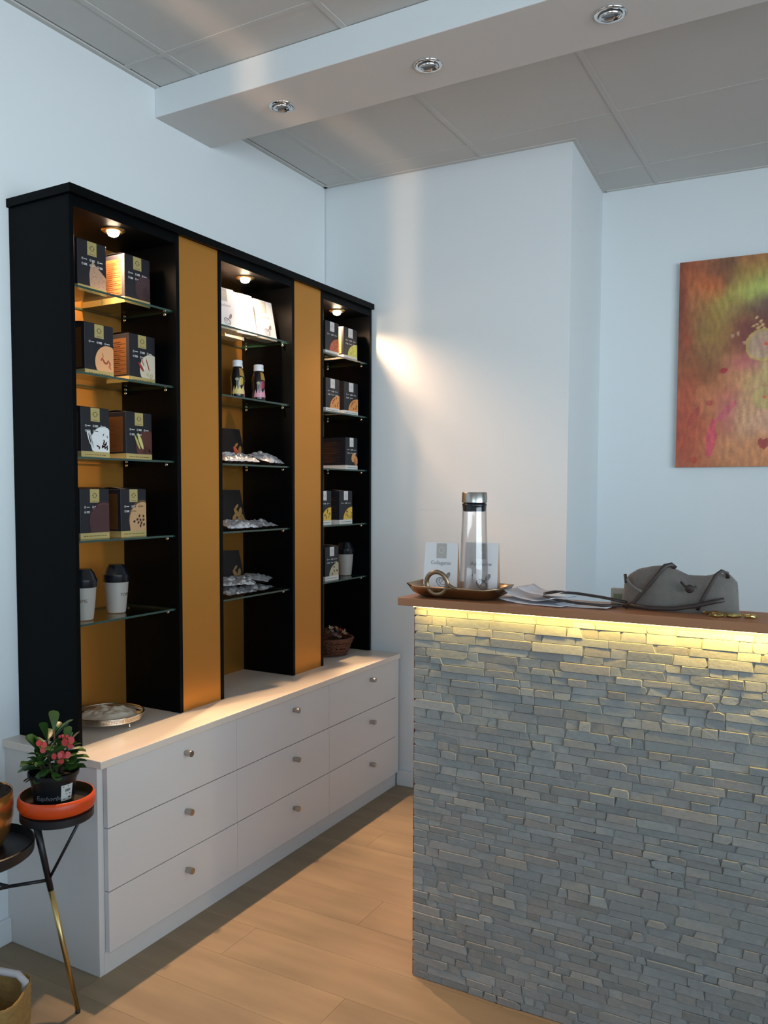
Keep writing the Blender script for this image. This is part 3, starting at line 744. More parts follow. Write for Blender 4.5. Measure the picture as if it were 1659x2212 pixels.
def decal_leafs(t, base, h, cols, seed):
    b = Vector(base); ang = R(-10); Fd = Vector((math.cos(ang), math.sin(ang), 0)); Rd = Vector((-Fd.y, Fd.x, 0)); wdt, dep, tw = .14, .05, .68
    P = lambda r_, f_, z_: b + Rd * r_ * wdt / 2 + Fd * f_ * dep / 2 + Vector((0, 0, z_))
    f = quadfn(P(-1, 1, .0005), P(1, 1, .0005), P(tw, .08, h), P(-tw, .08, h), .0012); rg = random.Random(seed)
    mb = MB(); mats = [pm('sn%d%d%d' % c, c) for c in cols]
    for k, (cu, cv, a, bb, q) in enumerate([(.62, .40, .024, .011, 2.2), (.80, .42, .022, .010, 1.1), (.72, .22, .026, .011, .3), (.88, .26, .02, .008, 1.9), (.50, .28, .02, .010, .9), (.66, .56, .016, .006, .6)]):
        mb.poly([f(cu + (a * math.cos(w_) * math.cos(q) - bb * math.sin(w_) * math.sin(q)) / wdt, cv + (a * math.cos(w_) * math.sin(q) + bb * math.sin(w_) * math.cos(q)) / h) for w_ in [2 * PI * i / 14 for i in range(14)]], k % len(mats))
    put_text(mb, 'snack', .012, lambda u, v: f(.62 + u / wdt, .74 + v / h), mi=0) if False else None
    mb.build('printed_picture', mats, t, fix=False)
for z, h, lb, cols, sd in ((z3, .160, 'black standing snack bag with an orange-red picture, third shelf', [(190, 80, 50), (150, 104, 50)], 1), (z4, .166, 'black standing snack bag with tan crisps, fourth shelf', [(150, 110, 56)], 2), (z5, .172, 'black standing snack bag with tan sticks, fifth shelf', [(140, 106, 62)], 3)):
    base = (-2.29, 2.885 if z > 1.2 else 2.875, z); t = blackpouch(base, z, lb, 0, 0, h); decal_leafs(t, base, h, cols, sd)
FM = [M['foil'], M['foilblack']]
pillow((-2.165, 2.755, z3), .19, .11, .036, R(78), R(14), 'crumpled silver and brown foil bag lying at the left of the third shelf', [M['foil'], M['foilblack']], GF, 1)
pillow((-2.155, 2.955, z3), .165, .11, .040, R(100), R(18), 'crumpled silver and brown foil bag lying at the right of the third shelf', [M['foil'], M['foilblack']], GF, 2)
pillow((-2.165, 2.765, z4), .17, .10, .028, R(80), R(16), 'silver foil bag at the left of the fourth shelf', FM, GF, 3)
pillow((-2.185, 2.945, z4), .15, .11, .022, R(95), R(10), 'small shiny foil bag at the right of the fourth shelf', FM, GF, 4)
pillow((-2.17, 2.735, z5), .17, .13, .020, R(86), R(3), 'flat silver bag at the bottom left of the fifth-shelf pile', FM, GF, 5)
pillow((-2.18, 2.915, z5), .16, .12, .018, R(110), R(3), 'flat silver bag at the bottom right of the fifth-shelf pile', FM, GF, 6)
pillow((-2.185, 2.765, z5 + .034), .17, .13, .024, R(60), R(10), 'silver bag lying tilted on top of the fifth-shelf pile, left', FM, GF, 7)
pillow((-2.205, 2.945, z5 + .034), .16, .13, .024, R(118), R(8), 'silver bag lying on top of the fifth-shelf pile, right', FM, GF, 8)

# ------------------------------------------------------------------ gallery tray with napkin
gc = Vector((-2.212, 2.088, WT))
t = thing('gallery_tray', gc, 'round silver gallery tray on small feet in the nearest tower', 'tray')
mb = MB(); mb.lathe([(.001, .020), (.118, .020), (.121, .022), (.1215, .0225), (.118, .0225), (.001, .0225)], 48, gc, cap0=False, cap1=False); mb.build('tray_base', M['silver'], t, smooth=False)
# pierced gallery: a lattice of small bars between two rims
mb = MB(); N = 72
for k in range(N):
    a0, a1 = 2 * PI * k / N, 2 * PI * (k + 1) / N
    for z_, w_ in ((.0225, .005), (.0355, .0035)):
        mb.poly([gc + Vector((.1205 * math.cos(a), .1205 * math.sin(a), zz)) for a, zz in ((a0, z_), (a1, z_), (a1, z_ + w_), (a0, z_ + w_))])
    am = (a0 + a1) / 2; da = (a1 - a0)
    for q in (a0, am):
        mb.poly([gc + Vector((.1205 * math.cos(a), .1205 * math.sin(a), zz)) for a, zz in ((q - da * .14, .027), (q + da * .14, .027), (q + da * .14, .036), (q - da * .14, .036))])
    mb.poly([gc + Vector((.1205 * math.cos(a), .1205 * math.sin(a), zz)) for a, zz in ((a0, .0298), (a1, .0298), (a1, .0322), (a0, .0322))])
mb.build('gallery', M['silver'], t, solid=.0012, fix=False)
mb = MB(); mb.tube([gc + Vector((.1215 * math.cos(2 * PI * k / 64), .1215 * math.sin(2 * PI * k / 64), .0405)) for k in range(64)], .0028, 8, closed=True); mb.build('rim', M['silver'], t, smooth=True)
for a in (R(-2), R(118), R(238)):
    p = gc + Vector((.105 * math.cos(a), .105 * math.sin(a), 0))
    mb = MB(); mb.lathe([(.003, .0003), (.0048, .003), (.004, .007), (.0022, .010), (.003, .016), (.005, .0195)], 12, p); mb.build('foot', M['silver'], t, smooth=True)
mb = MB()
def nap(u, v):
    a = 2 * PI * u; r_ = .108 * v * (1 + .10 * math.sin(5 * a))
    x, y = r_ * math.cos(a), r_ * math.sin(a)
    z = .0265 + .020 * (1 - v ** 2) + (abs(noise.noise(Vector((x * 16, y * 26, 1.3)))) + .5 * abs(noise.noise(Vector((x * 40 + y * 20, y * 34, 5))))) * .020 * (1 - v ** 3) + (noise.noise(Vector((x * 60, y * 60, 4))) * .004)
    return gc + Vector((x, y, max(z, .0245)))
mb.grid(nap, 48, 18, wrap=True); o = mb.build('crumpled_tissue', M['tissue'], smooth=True); tag(o, 'crumpled cream tissue paper lying in the silver gallery tray', 'paper')

# ------------------------------------------------------------------ basket with potpourri
bc = Vector((-2.205, 3.560, WT))
t = thing('wicker_basket', bc, 'brown wicker basket of dried flowers at the foot of the farthest tower', 'basket')
rg = random.Random(5)
for k in range(9):
    f_ = k / 8; rr = .082 + .030 * f_; zc = .0105 + .070 * f_
    mb = MB(); ph = rg.uniform(0, 6)
    for s in (0, 1):
        mb.tube([bc + Vector(((rr + .004 * math.sin(12 * a + PI * (k % 2) + PI * s)) * math.cos(a), (rr + .004 * math.sin(12 * a + PI * (k % 2) + PI * s)) * math.sin(a), zc + .003 * math.sin(3 * a + ph) + .003 * math.cos(12 * a + s * PI))) for a in [2 * PI * i / 72 for i in range(72)]], .0042, 6, closed=True)
    mb.build('weave_band', M['wicker'], t, smooth=True)
for k in range(24):
    a = 2 * PI * k / 24; mb = MB()
    mb.tube([bc + Vector((r_ * math.cos(a), r_ * math.sin(a), z_)) for r_, z_ in ((.076, .004), (.088, .03), (.105, .07), (.116, .088))], .003, 6); mb.build('stake', M['wicker'], t, smooth=True)
mb = MB(); mb.lathe([(.001, .003), (.078, .003), (.078, .006), (.001, .006)], 32, bc, cap0=False, cap1=False); mb.build('basket_floor', M['wicker'], t)
mb = MB()
for s in range(3): mb.tube([bc + Vector(((.114 + .004 * math.sin(16 * a + s * 2.1)) * math.cos(a), (.114 + .004 * math.sin(16 * a + s * 2.1)) * math.sin(a), .086 + .004 * math.cos(16 * a + s * 2.1))) for a in [2 * PI * i / 80 for i in range(80)]], .004, 6, closed=True)
mb.build('braided_rim', M['wicker'], t, smooth=True)
mb = MB(); cols = [(150, 36, 44), (176, 140, 110), (120, 92, 96), (74, 64, 36), (196, 166, 130), (96, 26, 34), (150, 118, 60)]
pmats = [pm('petal%d' % i, c) for i, c in enumerate(cols)]
for k in range(30):
    a, r_ = rg.uniform(0, 2 * PI), .095 * math.sqrt(rg.random()); zc = .082 + .040 * (1 - (r_ / .11) ** 2) + rg.uniform(-.006, .012)
    c_ = bc + Vector((r_ * math.cos(a), r_ * math.sin(a), zc)); mi = rg.randrange(len(cols)); tl_ = Vector((rg.uniform(-.6, .9), rg.uniform(-.9, .3), 1)).normalized()
    q = Vector((0, 0, 1)).rotation_difference(tl_).to_matrix()
    for p_ in range(6):
        b_ = 2 * PI * p_ / 6 + rg.random(); l_ = rg.uniform(.012, .02); d_ = Vector((math.cos(b_), math.sin(b_), 0)); n_ = Vector((-d_.y, d_.x, 0))
        mb.poly([c_ + q @ x for x in (Vector((0, 0, 0)), d_ * l_ * .55 - n_ * l_ * .34 + Vector((0, 0, .006)), d_ * l_ + Vector((0, 0, .012)), d_ * l_ * .55 + n_ * l_ * .34 + Vector((0, 0, .006)))], mi)
mb.lathe([(.001, .075), (.06, .073), (.098, .066)], 20, bc, mi=3, cap0=False, cap1=False)
o = mb.build('potpourri', pmats, solid=.0012, fix=False); tag(o, 'dried red, pink and cream flower heads heaped in the wicker basket', 'flowers', kind='stuff')

# ------------------------------------------------------------------ stone bar
SY = 2.285; SX0 = -1.1106; SX1 = .16; SZ = 1.1465; BT0 = 1.1605; BT1 = 1.1845
bar = thing('bar_counter', ((SX0 + SX1) / 2, 2.4, 0), 'bar counter clad in grey split stone with a lit brown wooden top', 'counter')
mb = MB(); mb.box(SX0 + .004, SX1, SY - .0026, 2.430, 0, BT0 - .0005); mb.build('body', M['grout'], bar)
mb = MB(); mb.box(SX0 - .004, SX0 + .0035, SY + .002, 2.430, 0, BT0 - .0005); mb.build('side_board', M['woodside'], bar)
mb = MB(); mb.box(-1.146, SX1 + .04, 2.236, 2.452, BT0, BT1); mb.build('wooden_top', M['wood'], bar, bevel=.0025)
mb = MB(); mb.box(SX0 + .01, SX1, 2.2505, 2.259, BT0 - .0035, BT0 - .0001); mb.build('light_strip', M['led'], bar)
for k in range(9):
    ll = bpy.data.lights.new('led', 'AREA'); ll.shape = 'RECTANGLE'; ll.size = .14; ll.size_y = .008; ll.color = (1, .67, .14); ll.energy = [.22, .15, .20, .26, .24, .40, .56, .62, .66][k]
    lo = bpy.data.objects.new('led', ll); COL.objects.link(lo); lo.parent = bar; lo.location = Vector((SX0 + .08 + .14 * k, 2.2555, BT0 - .0045)) - bar.location
    lo.rotation_euler = (R(8), 0, 0)
rg = random.Random(11)
stones = []
z = 0.0
rowz = []
while z < SZ - .012:
    h = rg.uniform(.0185, .0275)
    if z + h > SZ - .012: h = SZ - z
    rowz.append((z, h)); z += h
def stone(x0, x1, z0, z1, dp, sl, sr, tint, rg):
    """one chipped stone: base ring, shoulder ring, face ring"""
    w_ = x1 - x0; h = z1 - z0; g_ = .0001
    x0 += g_; x1 -= g_; z0 += g_ * .8; z1 -= g_ * .8
    # outline (x,z), counter clockwise seen from -Y; corners clipped at random
    cl = [rg.random() < .16 for _ in range(4)]; cs = min(h * .4, w_ * .2)
    P = []
    jz = lambda: rg.uniform(-.0010, .0010)
    if cl[0]: P += [(x0 + sl * .3, z0 + cs * rg.uniform(.5, 1)), (x0 + cs * rg.uniform(.4, 1.3), z0)]
    else: P += [(x0, z0)]
    if cl[1]: P += [(x1 - cs * rg.uniform(.4, 1.3), z0), (x1, z0 + cs * rg.uniform(.4, 1))]
    else: P += [(x1, z0)]
    if cl[2]: P += [(x1, z1 - cs * rg.uniform(.4, 1)), (x1 - cs * rg.uniform(.4, 1.6), z1)]
    else: P += [(x1 - sr, z1)]
    if cl[3]: P += [(x0 + cs * rg.uniform(.4, 1.3), z1), (x0, z1 - cs * rg.uniform(.4, 1))]
    else: P += [(x0 + sl, z1)]
    cx, cz = (x0 + x1) / 2, (z0 + z1) / 2; n = len(P); V = []
    tx, tz = rg.uniform(-.0016, .0016), rg.uniform(-.0012, .0012)
    for lvl, (ins, y) in enumerate(((0, SY + .0008), (.0, SY - dp + .0013), (.0012, SY - dp))):
        for x, z_ in P:
            ix = max(min(x, x1 - ins), x0 + ins) if ins else x; iz = max(min(z_, z1 - ins), z0 + ins) if ins else z_
            yy = y + (tx * (x - cx) / (w_ / 2) + tz * (z_ - cz) / (h / 2) if lvl else 0) + (rg.uniform(-.0004, .0004) if lvl == 2 else 0)
            V.append((ix, min(yy, SY + .0008), iz))
    Fc = []
    for l in range(2):
        for k in range(n): k2 = (k + 1) % n; Fc.append((l * n + k, l * n + k2, (l + 1) * n + k2, (l + 1) * n + k))
    Fc.append(tuple(2 * n + k for k in range(n)))
    return V, Fc, tint
for (z, h) in rowz:
    x = SX0 + .0005 - 0; first = True
    while x < SX1 - .005:
        w_ = rg.choice([rg.uniform(.030, .055), rg.uniform(.045, .095), rg.uniform(.07, .14)])
        if x + w_ > SX1 - .02: w_ = SX1 - x
        dp = rg.uniform(.0042, .0068) * (1.6 if rg.random() < .28 else 1)
        base = rg.choice([(.285, .29, .265), (.27, .285, .275), (.295, .275, .245), (.25, .26, .25), (.30, .305, .29), (.27, .245, .215), (.32, .31, .27)])
        k_ = rg.uniform(.88, 1.10)
        tint = tuple((c * .6 + .29 * .4) * k_ for c in base) + (1,)
        zz = z + (rg.uniform(-.0015, .0015) if 0 < z < SZ - .04 else 0)
        st = stone(x, x + w_, z + .0003, z + h, dp, rg.choice([0, 0, .004, .008]) if not first else 0, rg.choice([0, 0, .004, .008]), tint, rg)
        cxx = x + w_ / 2; czz = z + h / 2
        # how large it shows from where the photograph was taken
        dist = math.sqrt(cxx ** 2 + SY ** 2 + (czz - 1.5) ** 2); inframe = cxx < -.13 and czz > .02 + (0 if cxx < -.65 else (.65 + cxx) * -0 + (cxx + .65) * .42)
        stones.append(((w_ * h / dist ** 2) if inframe else 0, st)); x += w_; first = False
stones.sort(key=lambda s: -s[0])
for sc, (V, Fc, tint) in stones[:300]:
    mb = MB(); mb.v = list(V); mb.f = list(Fc); mb.m = [0] * len(Fc); mb.c = [tint] * len(V); mb.build('stone', M['stone'], bar)
mb = MB(); mb.c = []
for sc, (V, Fc, tint) in stones[300:]:
    b = len(mb.v); mb.v += V; mb.c += [tint] * len(V)
    for f in Fc: mb.face([b + i for i in f])
mb.build('stone_cladding', M['stone'], bar)['kind'] = 'stuff'

# ------------------------------------------------------------------ things on the bar
# brass tray with ring handle
tcx, tcy = -.990, 2.343; Z0 = BT1
t = thing('brass_tray', (tcx, tcy, Z0), 'brass tray with an upright ring handle holding the carafe', 'tray')
def oct_(hx, hy, cut): return [(-hx + cut, -hy), (hx - cut, -hy), (hx, -hy + cut), (hx, hy - cut), (hx - cut, hy), (-hx + cut, hy), (-hx, hy - cut), (-hx, -hy + cut)]
rot = R(2)
def tp(x, y, z): return (tcx + x * math.cos(rot) - y * math.sin(rot), tcy + x * math.sin(rot) + y * math.cos(rot), Z0 + z)
mb = MB(); lv = [(.110, .064, .03, .0045), (.116, .068, .032, .005), (.132, .080, .036, .014), (.146, .091, .038, .030), (.150, .094, .038, .036)]
for hx, hy, c_, z_ in lv:
    for x, y in oct_(hx, hy, c_): mb.v.append(tp(x, y, z_ + (.004 if abs(x) > .12 and z_ > .02 else 0)))
mb.face(range(8))
for l in range(len(lv) - 1):
    for k in range(8): mb.face((l * 8 + k, l * 8 + (k + 1) % 8, (l + 1) * 8 + (k + 1) % 8, (l + 1) * 8 + k))
sharp(mb.build('dish', M['bronze'], t, smooth=True, solid=.003), 60)
for sx in (-.09, .09):
    mb = MB(); mb.lathe([(.008, .0002), (.010, .001), (.010, .0035), (.008, .004)], 14, tp(sx, 0, 0)); mb.build('foot', M['bronze'], t)
mb = MB(); rc = tp(-.038, -.090, .048); n = 40
ring = [Vector((rc[0] + .033 * math.cos(a), rc[1] - .002 * math.sin(a), rc[2] + .033 * math.sin(a))) for a in [2 * PI * k / n for k in range(n)]]
mb.tube(ring, .0048, 10, closed=True, flat=1.4, up=None)
mb.tube([tp(-.004, -.090, .050), tp(.004, -.091, .042), tp(.018, -.092, .036), tp(.035, -.093, .0345)], [.004, .005, .0045, .003], 8)
mb.build('ring_handle', M['bronze'], t, smooth=True)
# carafe
cc = Vector((-.941, 2.332, Z0 + .0065))
t = thing('glass_carafe', cc, 'tall clear glass carafe with a steel and black stopper', 'carafe')
prof = [(.001, .0), (.040, .0), (.0435, .004), (.0435, .010), (.0415, .09), (.0375, .19), (.0350, .262), (.0355, .268)]
mb = MB(); mb.lathe(prof, 48, cc, cap0=False, cap1=False); sharp(mb.build('glass_body', glassmat('carafe_glass', edge=(.30, .32, .33), face_pow=.10), t, smooth=True), 50)
mb = MB(); mb.lathe([(.001, .012), (.038, .012), (.0405, .016), (.0390, .09), (.0350, .19), (.0330, .262)], 48, cc, cap0=False, cap1=False); mb.build('inner_glass', glassmat('carafe_inner', edge=(.72, .74, .75), face_pow=.08), t, smooth=True)
mb = MB(); mb.lathe([(.030, .252), (.0335, .254), (.0335, .258), (.0355, .269), (.0362, .275), (.030, .277)], 36, cc); mb.build('stopper_seal', M['capblack'], t, smooth=True)
mb = MB(); mb.lathe([(.033, .2772), (.0372, .279), (.0365, .307), (.035, .309), (.032, .3085), (.030, .304), (.001, .303)], 40, cc, cap1=False); sharp(mb.build('steel_stopper', M['steel'], t, smooth=True), 40)
# packs behind the carafe
GB = 'white pouches standing on the brass tray'
pouch((-1.075, 2.398, Z0 + .0065), .114, .152, .030, R(-90) + R(2), 'white pouch standing clear to the left of the carafe on the brass tray', 'Collagenix', M['pouchwhite'], M['pouchside'], GB, top_in=.05)
pouch((-.941, 2.397, Z0 + .0065), .108, .156, .028, R(-90) + R(-1), 'white pouch standing directly behind the carafe on the brass tray', 'Aquabaxw', M['pouchwhite'], M['pouchside'], GB, top_in=.0)
# papers
rg = random.Random(4)
def sheet(cx, cy, z, L, W_, ang, label, curl, seed):
    mb = MB(); ca, sa = math.cos(ang), math.sin(ang)
    def f(u, v):
        x, y = (u - .5) * L, (v - .5) * W_
        zz = z + curl * (abs(2 * u - 1) ** 2.5) * (1 if u < .5 else .5) + abs(noise.noise(Vector((x * 9, y * 9, seed)))) * .006
        return (cx + x * ca - y * sa, cy + x * sa + y * ca, zz)
    mb.grid(f, 14, 6); o = mb.build('paper_sheet', M['paper'], smooth=True, solid=.0008); return tag(o, label, 'paper', 'loose papers on the bar')
sheet(-.735, 2.335, Z0 + .0012, .20, .13, R(-14), 'white paper sheet lowest of the pile right of the brass tray', .006, 1)
sheet(-.742, 2.345, Z0 + .010, .175, .12, R(-22), 'white paper sheet curled up at its left end beside the brass tray', .024, 2)
sheet(-.728, 2.352, Z0 + .026, .13, .11, R(-8), 'topmost white paper sheet beside the brass tray', .018, 3)
sheet(-.605, 2.330, Z0 + .0012, .15, .10, R(-6), 'white paper sheet lying inside the loop of the bag strap', .006, 4)
mb = MB(); mb.box(-.560, -.500, 2.415, 2.435, Z0 + .0003, Z0 + .045)
o = mb.build('small_packet', pm('beigepack', (176, 164, 148)), bevel=.002)
mb2 = MB(); mb2.poly([(-.552, 2.4146, Z0 + .012), (-.522, 2.4146, Z0 + .012), (-.522, 2.4146, Z0 + .030), (-.552, 2.4146, Z0 + .030)]); mb2.build('printed_patch', pm('greenpatch', (120, 122, 92)), o, fix=False)
tag(o, 'small beige packet standing behind the papers, left of the felt bag', 'packet')
# felt handbag
hb = Vector((-.372, 2.375, Z0))
t = thing('felt_handbag', hb, 'slouched grey felt handbag with brown leather straps lying on the bar', 'bag')
def topz(u):
    pts = [(-1.02, .060), (-.9, .088), (-.7, .108), (-.45, .117), (-.2, .120), (0, .108), (.22, .095), (.45, .096), (.7, .104), (.88, .102), (.97, .086), (1.02, .075)]
    for (a, za), (b, zb_) in zip(pts, pts[1:]):
        if a <= u <= b: return za + (zb_ - za) * (u - a) / (b - a)
    return pts[0][1] if u < 0 else pts[-1][1]
mb = MB(); NU = 64; NV = 16
def bagf(u, v):
    a = 2 * PI * u; cx_, sy_ = math.cos(a), math.sin(a)
    ex = math.copysign(abs(cx_) ** .75, cx_); ey = math.copysign(abs(sy_) ** .8, sy_)
    hx = .148 - .006 * v; hy = .040 + .012 * math.sin(PI * v) - .014 * v
    tz_ = topz(ex) * (1 if sy_ < 0 else .93)
    x = ex * hx; y = ey * hy + .02 * v * (sy_ < 0) * .4
    wob = .005 * noise.noise(Vector((x * 18, y * 25 + 3, v * 3))) + .004 * math.sin(x * 42 + v * 2)
    return (hb.x + x, hb.y + y + wob * (v > .05), hb.z + .001 + tz_ * v + .002 * noise.noise(Vector((x * 30, y * 20, 9))) * v)
mb.grid(bagf, NU, NV, wrap=True); mb.face([k for k in range(NU)][::-1])
mb.build('bag_body', M['felt'], t, smooth=True, solid=.0032, fix=True)
def fr(x, z, o=.0): # point just in front of the bag
    return Vector((hb.x + x, hb.y - .054 - o + .010 * (z / .12), hb.z + z))
S1 = [fr(-.128, .006), fr(-.105, .022), fr(-.085, .048), fr(-.062, .078), fr(-.045, .102, -.002), fr(-.030, .121, -.010), fr(-.016, .124, -.02), fr(-.008, .114, -.03)]
mb = MB(); mb.tube(S1, .0062, 8, flat=.4, up=Vector((0, -1, .2))); mb.build('strap', M['leather'], t, smooth=True)
S2 = [fr(.055, .010), fr(.066, .04), fr(.082, .075), fr(.095, .103, -.004), fr(.108, .114, -.012), fr(.120, .108, -.022), fr(.122, .094, -.03)]
mb = MB(); mb.tube(S2, .0045, 8, flat=.4, up=Vector((0, -1, .2))); mb.build('strap', M['leather'], t, smooth=True)
S3 = [fr(-.115, .012, .003), fr(-.06, .008, .006), fr(0, .011, .007), fr(.05, .022, .006), fr(.09, .034, .004), fr(.118, .042, .002)]
mb = MB(); mb.tube(S3, .0058, 8, flat=.5, up=Vector((0, -1, .2))); mb.build('strap', M['leather'], t, smooth=True)
S4 = [(-.500, 2.330), (-.56, 2.300), (-.62, 2.285), (-.68, 2.284), (-.715, 2.300), (-.722, 2.325), (-.70, 2.345), (-.64, 2.356), (-.57, 2.352), (-.50, 2.340)]
mb = MB(); mb.tube([Vector((x, y, Z0 + .007 + [.001, .002, .006, .012, .018, .022, .026, .024, .018, .010][i])) for i, (x, y) in enumerate(S4)], .0062, 8, flat=.6); mb.build('strap', M['leather'], t, smooth=True)
mb = MB(); mb.tube([fr(-.132, .080, -.022), fr(-.118, .066, -.010), fr(-.100, .056, -.002), fr(-.085, .050, .001)], .0035, 8); mb.build('seam', M['felt'], t, smooth=True)
mb = MB(); mb.tube([fr(-.136, .092, -.024), fr(-.133, .080, -.021), fr(-.131, .070, -.018)], .0045, 8); mb.build('clasp', M['leather'], t, smooth=True)
mb = MB(); mb.lathe([(.001, 0), (.009, 0), (.011, .003), (.008, .006), (.001, .007)], 16, fr(.035, .065, .004), Matrix.Rotation(R(90), 4, 'X'), cap0=False, cap1=False); mb.build('button', M['leather'], t, smooth=True)
mb = MB(); mb.tube([fr(.012, .082, .003), fr(.022, .072, .006), fr(.038, .064, .01), fr(.050, .072, .004)], .003, 6); mb.build('toggle_loop', M['leather'], t, smooth=True)
# gold wrapped sweets
for i, (x, y, sx, lb) in enumerate([(-.3005, 2.345, .012, 'small gold foil chip at the left end of the wrappers'), (-.272, 2.332, .019, 'round orange-gold wrapped sweet next to the foil chip'), (-.266, 2.296, .014, 'small bright gold wrapped sweet lying in front of the round one'), (-.232, 2.315, .019, 'largest gold foil wrapper by the corner of the felt bag'), (-.193, 2.320, .016, 'single gold wrapped sweet farthest from the bag')]):
    mb = MB(); rg = random.Random(i)
    mb.lathe([(.001, .0005), (sx * .7, .0006), (sx, .004), (sx * .85, .008), (.001, .0095)], 9, (x, y, Z0), cap0=False, cap1=False)
    mb.v = [(a + rg.uniform(-.0015, .0015), b + rg.uniform(-.0015, .0015), max(c_ + rg.uniform(-.001, .001), Z0 + .0003)) for a, b, c_ in mb.v]
    for sg in (-1, 1):
        mb.poly([(x + sg * sx * .8, y, Z0 + .005), (x + sg * sx * 1.5, y - .006, Z0 + .0015), (x + sg * sx * 1.5, y + .006, Z0 + .008)])
    tag(mb.build('wrapped_sweet', M['goldfoil'] if i != 1 else mat('orange_foil', (.6, .28, .06), .3, metal=.8), fix=False), lb, 'sweet', 'gold wrapped sweets on the bar')

# ------------------------------------------------------------------ ceiling spotlights in the beam
for (x, y), lb in zip([(-1.879, 2.687), (-1.268, 2.687), (-.657, 2.687)], ['unlit chrome recessed spotlight in the beam nearest the left wall', 'unlit chrome recessed spotlight in the middle of the beam', 'unlit chrome recessed spotlight in the beam above the bar']):
    t = thing('ceiling_spotlight', (x, y, HB), lb, 'spotlight', 'unlit spotlights in the ceiling beam')
    mb = MB(); mb.lathe([(.036, .0), (.048, -.0005), (.050, -.003), (.046, -.006), (.038, -.0065), (.035, -.004), (.034, .0)], 36, (x, y, HB - .0002), cap0=False, cap1=False); mb.build('outer_ring', M['chrome'], t, smooth=True)
    mb = MB(); Mx = Matrix.Rotation(R(10), 4, 'X'); mb.lathe([(.033, -.002), (.034, -.008), (.031, -.010), (.028, -.008), (.026, -.004)], 32, (x, y, HB - .001), Mx, cap0=False, cap1=False); mb.build('gimbal_ring', M['chrome'], t, smooth=True)
    mb = MB(); mb.lathe([(.001, -.003), (.015, -.0035), (.027, -.004)], 28, (x, y, HB - .001), Mx, cap0=False, cap1=False); mb.build('lamp_lens', M['lens'], t, smooth=True)
    for a in (R(70), R(250)):
        p = (x + .029 * math.cos(a), y + .029 * math.sin(a), HB - .008); mb = MB(); mb.box(p[0] - .006, p[0] + .006, p[1] - .002, p[1] + .002, p[2] - .004, p[2] + .002); mb.build('retaining_clip', M['chrome'], t)

# ------------------------------------------------------------------ painting on the recess wall
px0, pw_, pz0, pz1 = -.745, .80, 1.628, 2.655
sl = .0605
def pp(u, v, o): # u along wall, v height, o = distance out from the wall
    n = Vector((sl, -1, 0)).normalized(); d = Vector((1, sl, 0)).normalized()
    b = Vector((px0, yr(px0), 0)); q = b + d * (u * pw_) + n * o; return (q.x, q.y, pz0 + v * (pz1 - pz0))
t = thing('painting', pp(.5, 0, 0), 'abstract red, orange and green canvas painting hanging on the recess wall', 'painting')
mb = MB(); P = [pp(0, 0, .001), pp(1, 0, .001), pp(1, 1, .001), pp(0, 1, .001), pp(0, 0, .028), pp(1, 0, .028), pp(1, 1, .028), pp(0, 1, .028)]
mb.v = P
for q in ((0, 3, 2, 1), (0, 1, 5, 4), (1, 2, 6, 5), (2, 3, 7, 6), (3, 0, 4, 7), (4, 5, 6, 7)): mb.face(q)
mb.build('stretched_frame', pm('canvasedge', (70, 34, 28)), t)
blobs = [  # u, v, ru, rv, colour, strength   (u 0..0.56 is what the photo shows)
    (.05, .93, .10, .10, (146, 74, 44), 1), (.17, .86, .09, .07, (186, 92, 46), .9), (.10, .80, .09, .10, (160, 94, 56), .8), (.26, .92, .10, .08, (96, 62, 44), .9), (.40, .90, .13, .07, (150, 116, 56), .8),
    (.02, .86, .03, .25, (92, 38, 30), .8), (.12, .70, .08, .09, (120, 90, 48), .9), (.05, .64, .06, .12, (142, 60, 36), .8), (.28, .80, .12, .07, (150, 140, 66), .9), (.44, .84, .12, .07, (164, 176, 84), 1), (.54, .84, .10, .07, (146, 166, 92), .9),
    (.22, .68, .12, .12, (142, 112, 50), .9), (.34, .74, .10, .06, (150, 136, 70), .8), (.42, .70, .11, .08, (96, 52, 42), 1), (.50, .76, .10, .05, (84, 58, 58), 1), (.38, .64, .11, .10, (112, 48, 42), 1), (.46, .60, .12, .08, (96, 40, 40), 1),
    (.16, .56, .14, .10, (124, 84, 46), .8), (.14, .46, .14, .09, (122, 68, 34), .9), (.30, .50, .10, .08, (166, 104, 70), .8), (.40, .48, .12, .05, (172, 84, 92), .8), (.34, .42, .12, .06, (186, 128, 84), .8), (.44, .40, .10, .06, (176, 150, 98), .8),
    (.54, .46, .10, .06, (178, 164, 104), .9), (.06, .36, .08, .14, (160, 70, 44), .8), (.20, .32, .12, .10, (178, 104, 66), .8), (.30, .28, .06, .12, (170, 84, 86), .7), (.40, .26, .12, .12, (188, 142, 104), .8), (.50, .22, .12, .08, (196, 150, 126), .8),
    (.04, .16, .10, .14, (158, 62, 42), .9), (.14, .14, .12, .12, (172, 88, 56), .8), (.36, .10, .16, .10, (186, 122, 80), .8), (.52, .08, .14, .08, (190, 124, 78), .8), (.75, .7, .2, .2, (150, 90, 60), .8), (.85, .3, .2, .25, (170, 100, 70), .8), (.7, .9, .2, .1, (150, 140, 70), .7), (.95, .85, .1, .2, (120, 60, 40), .7)]
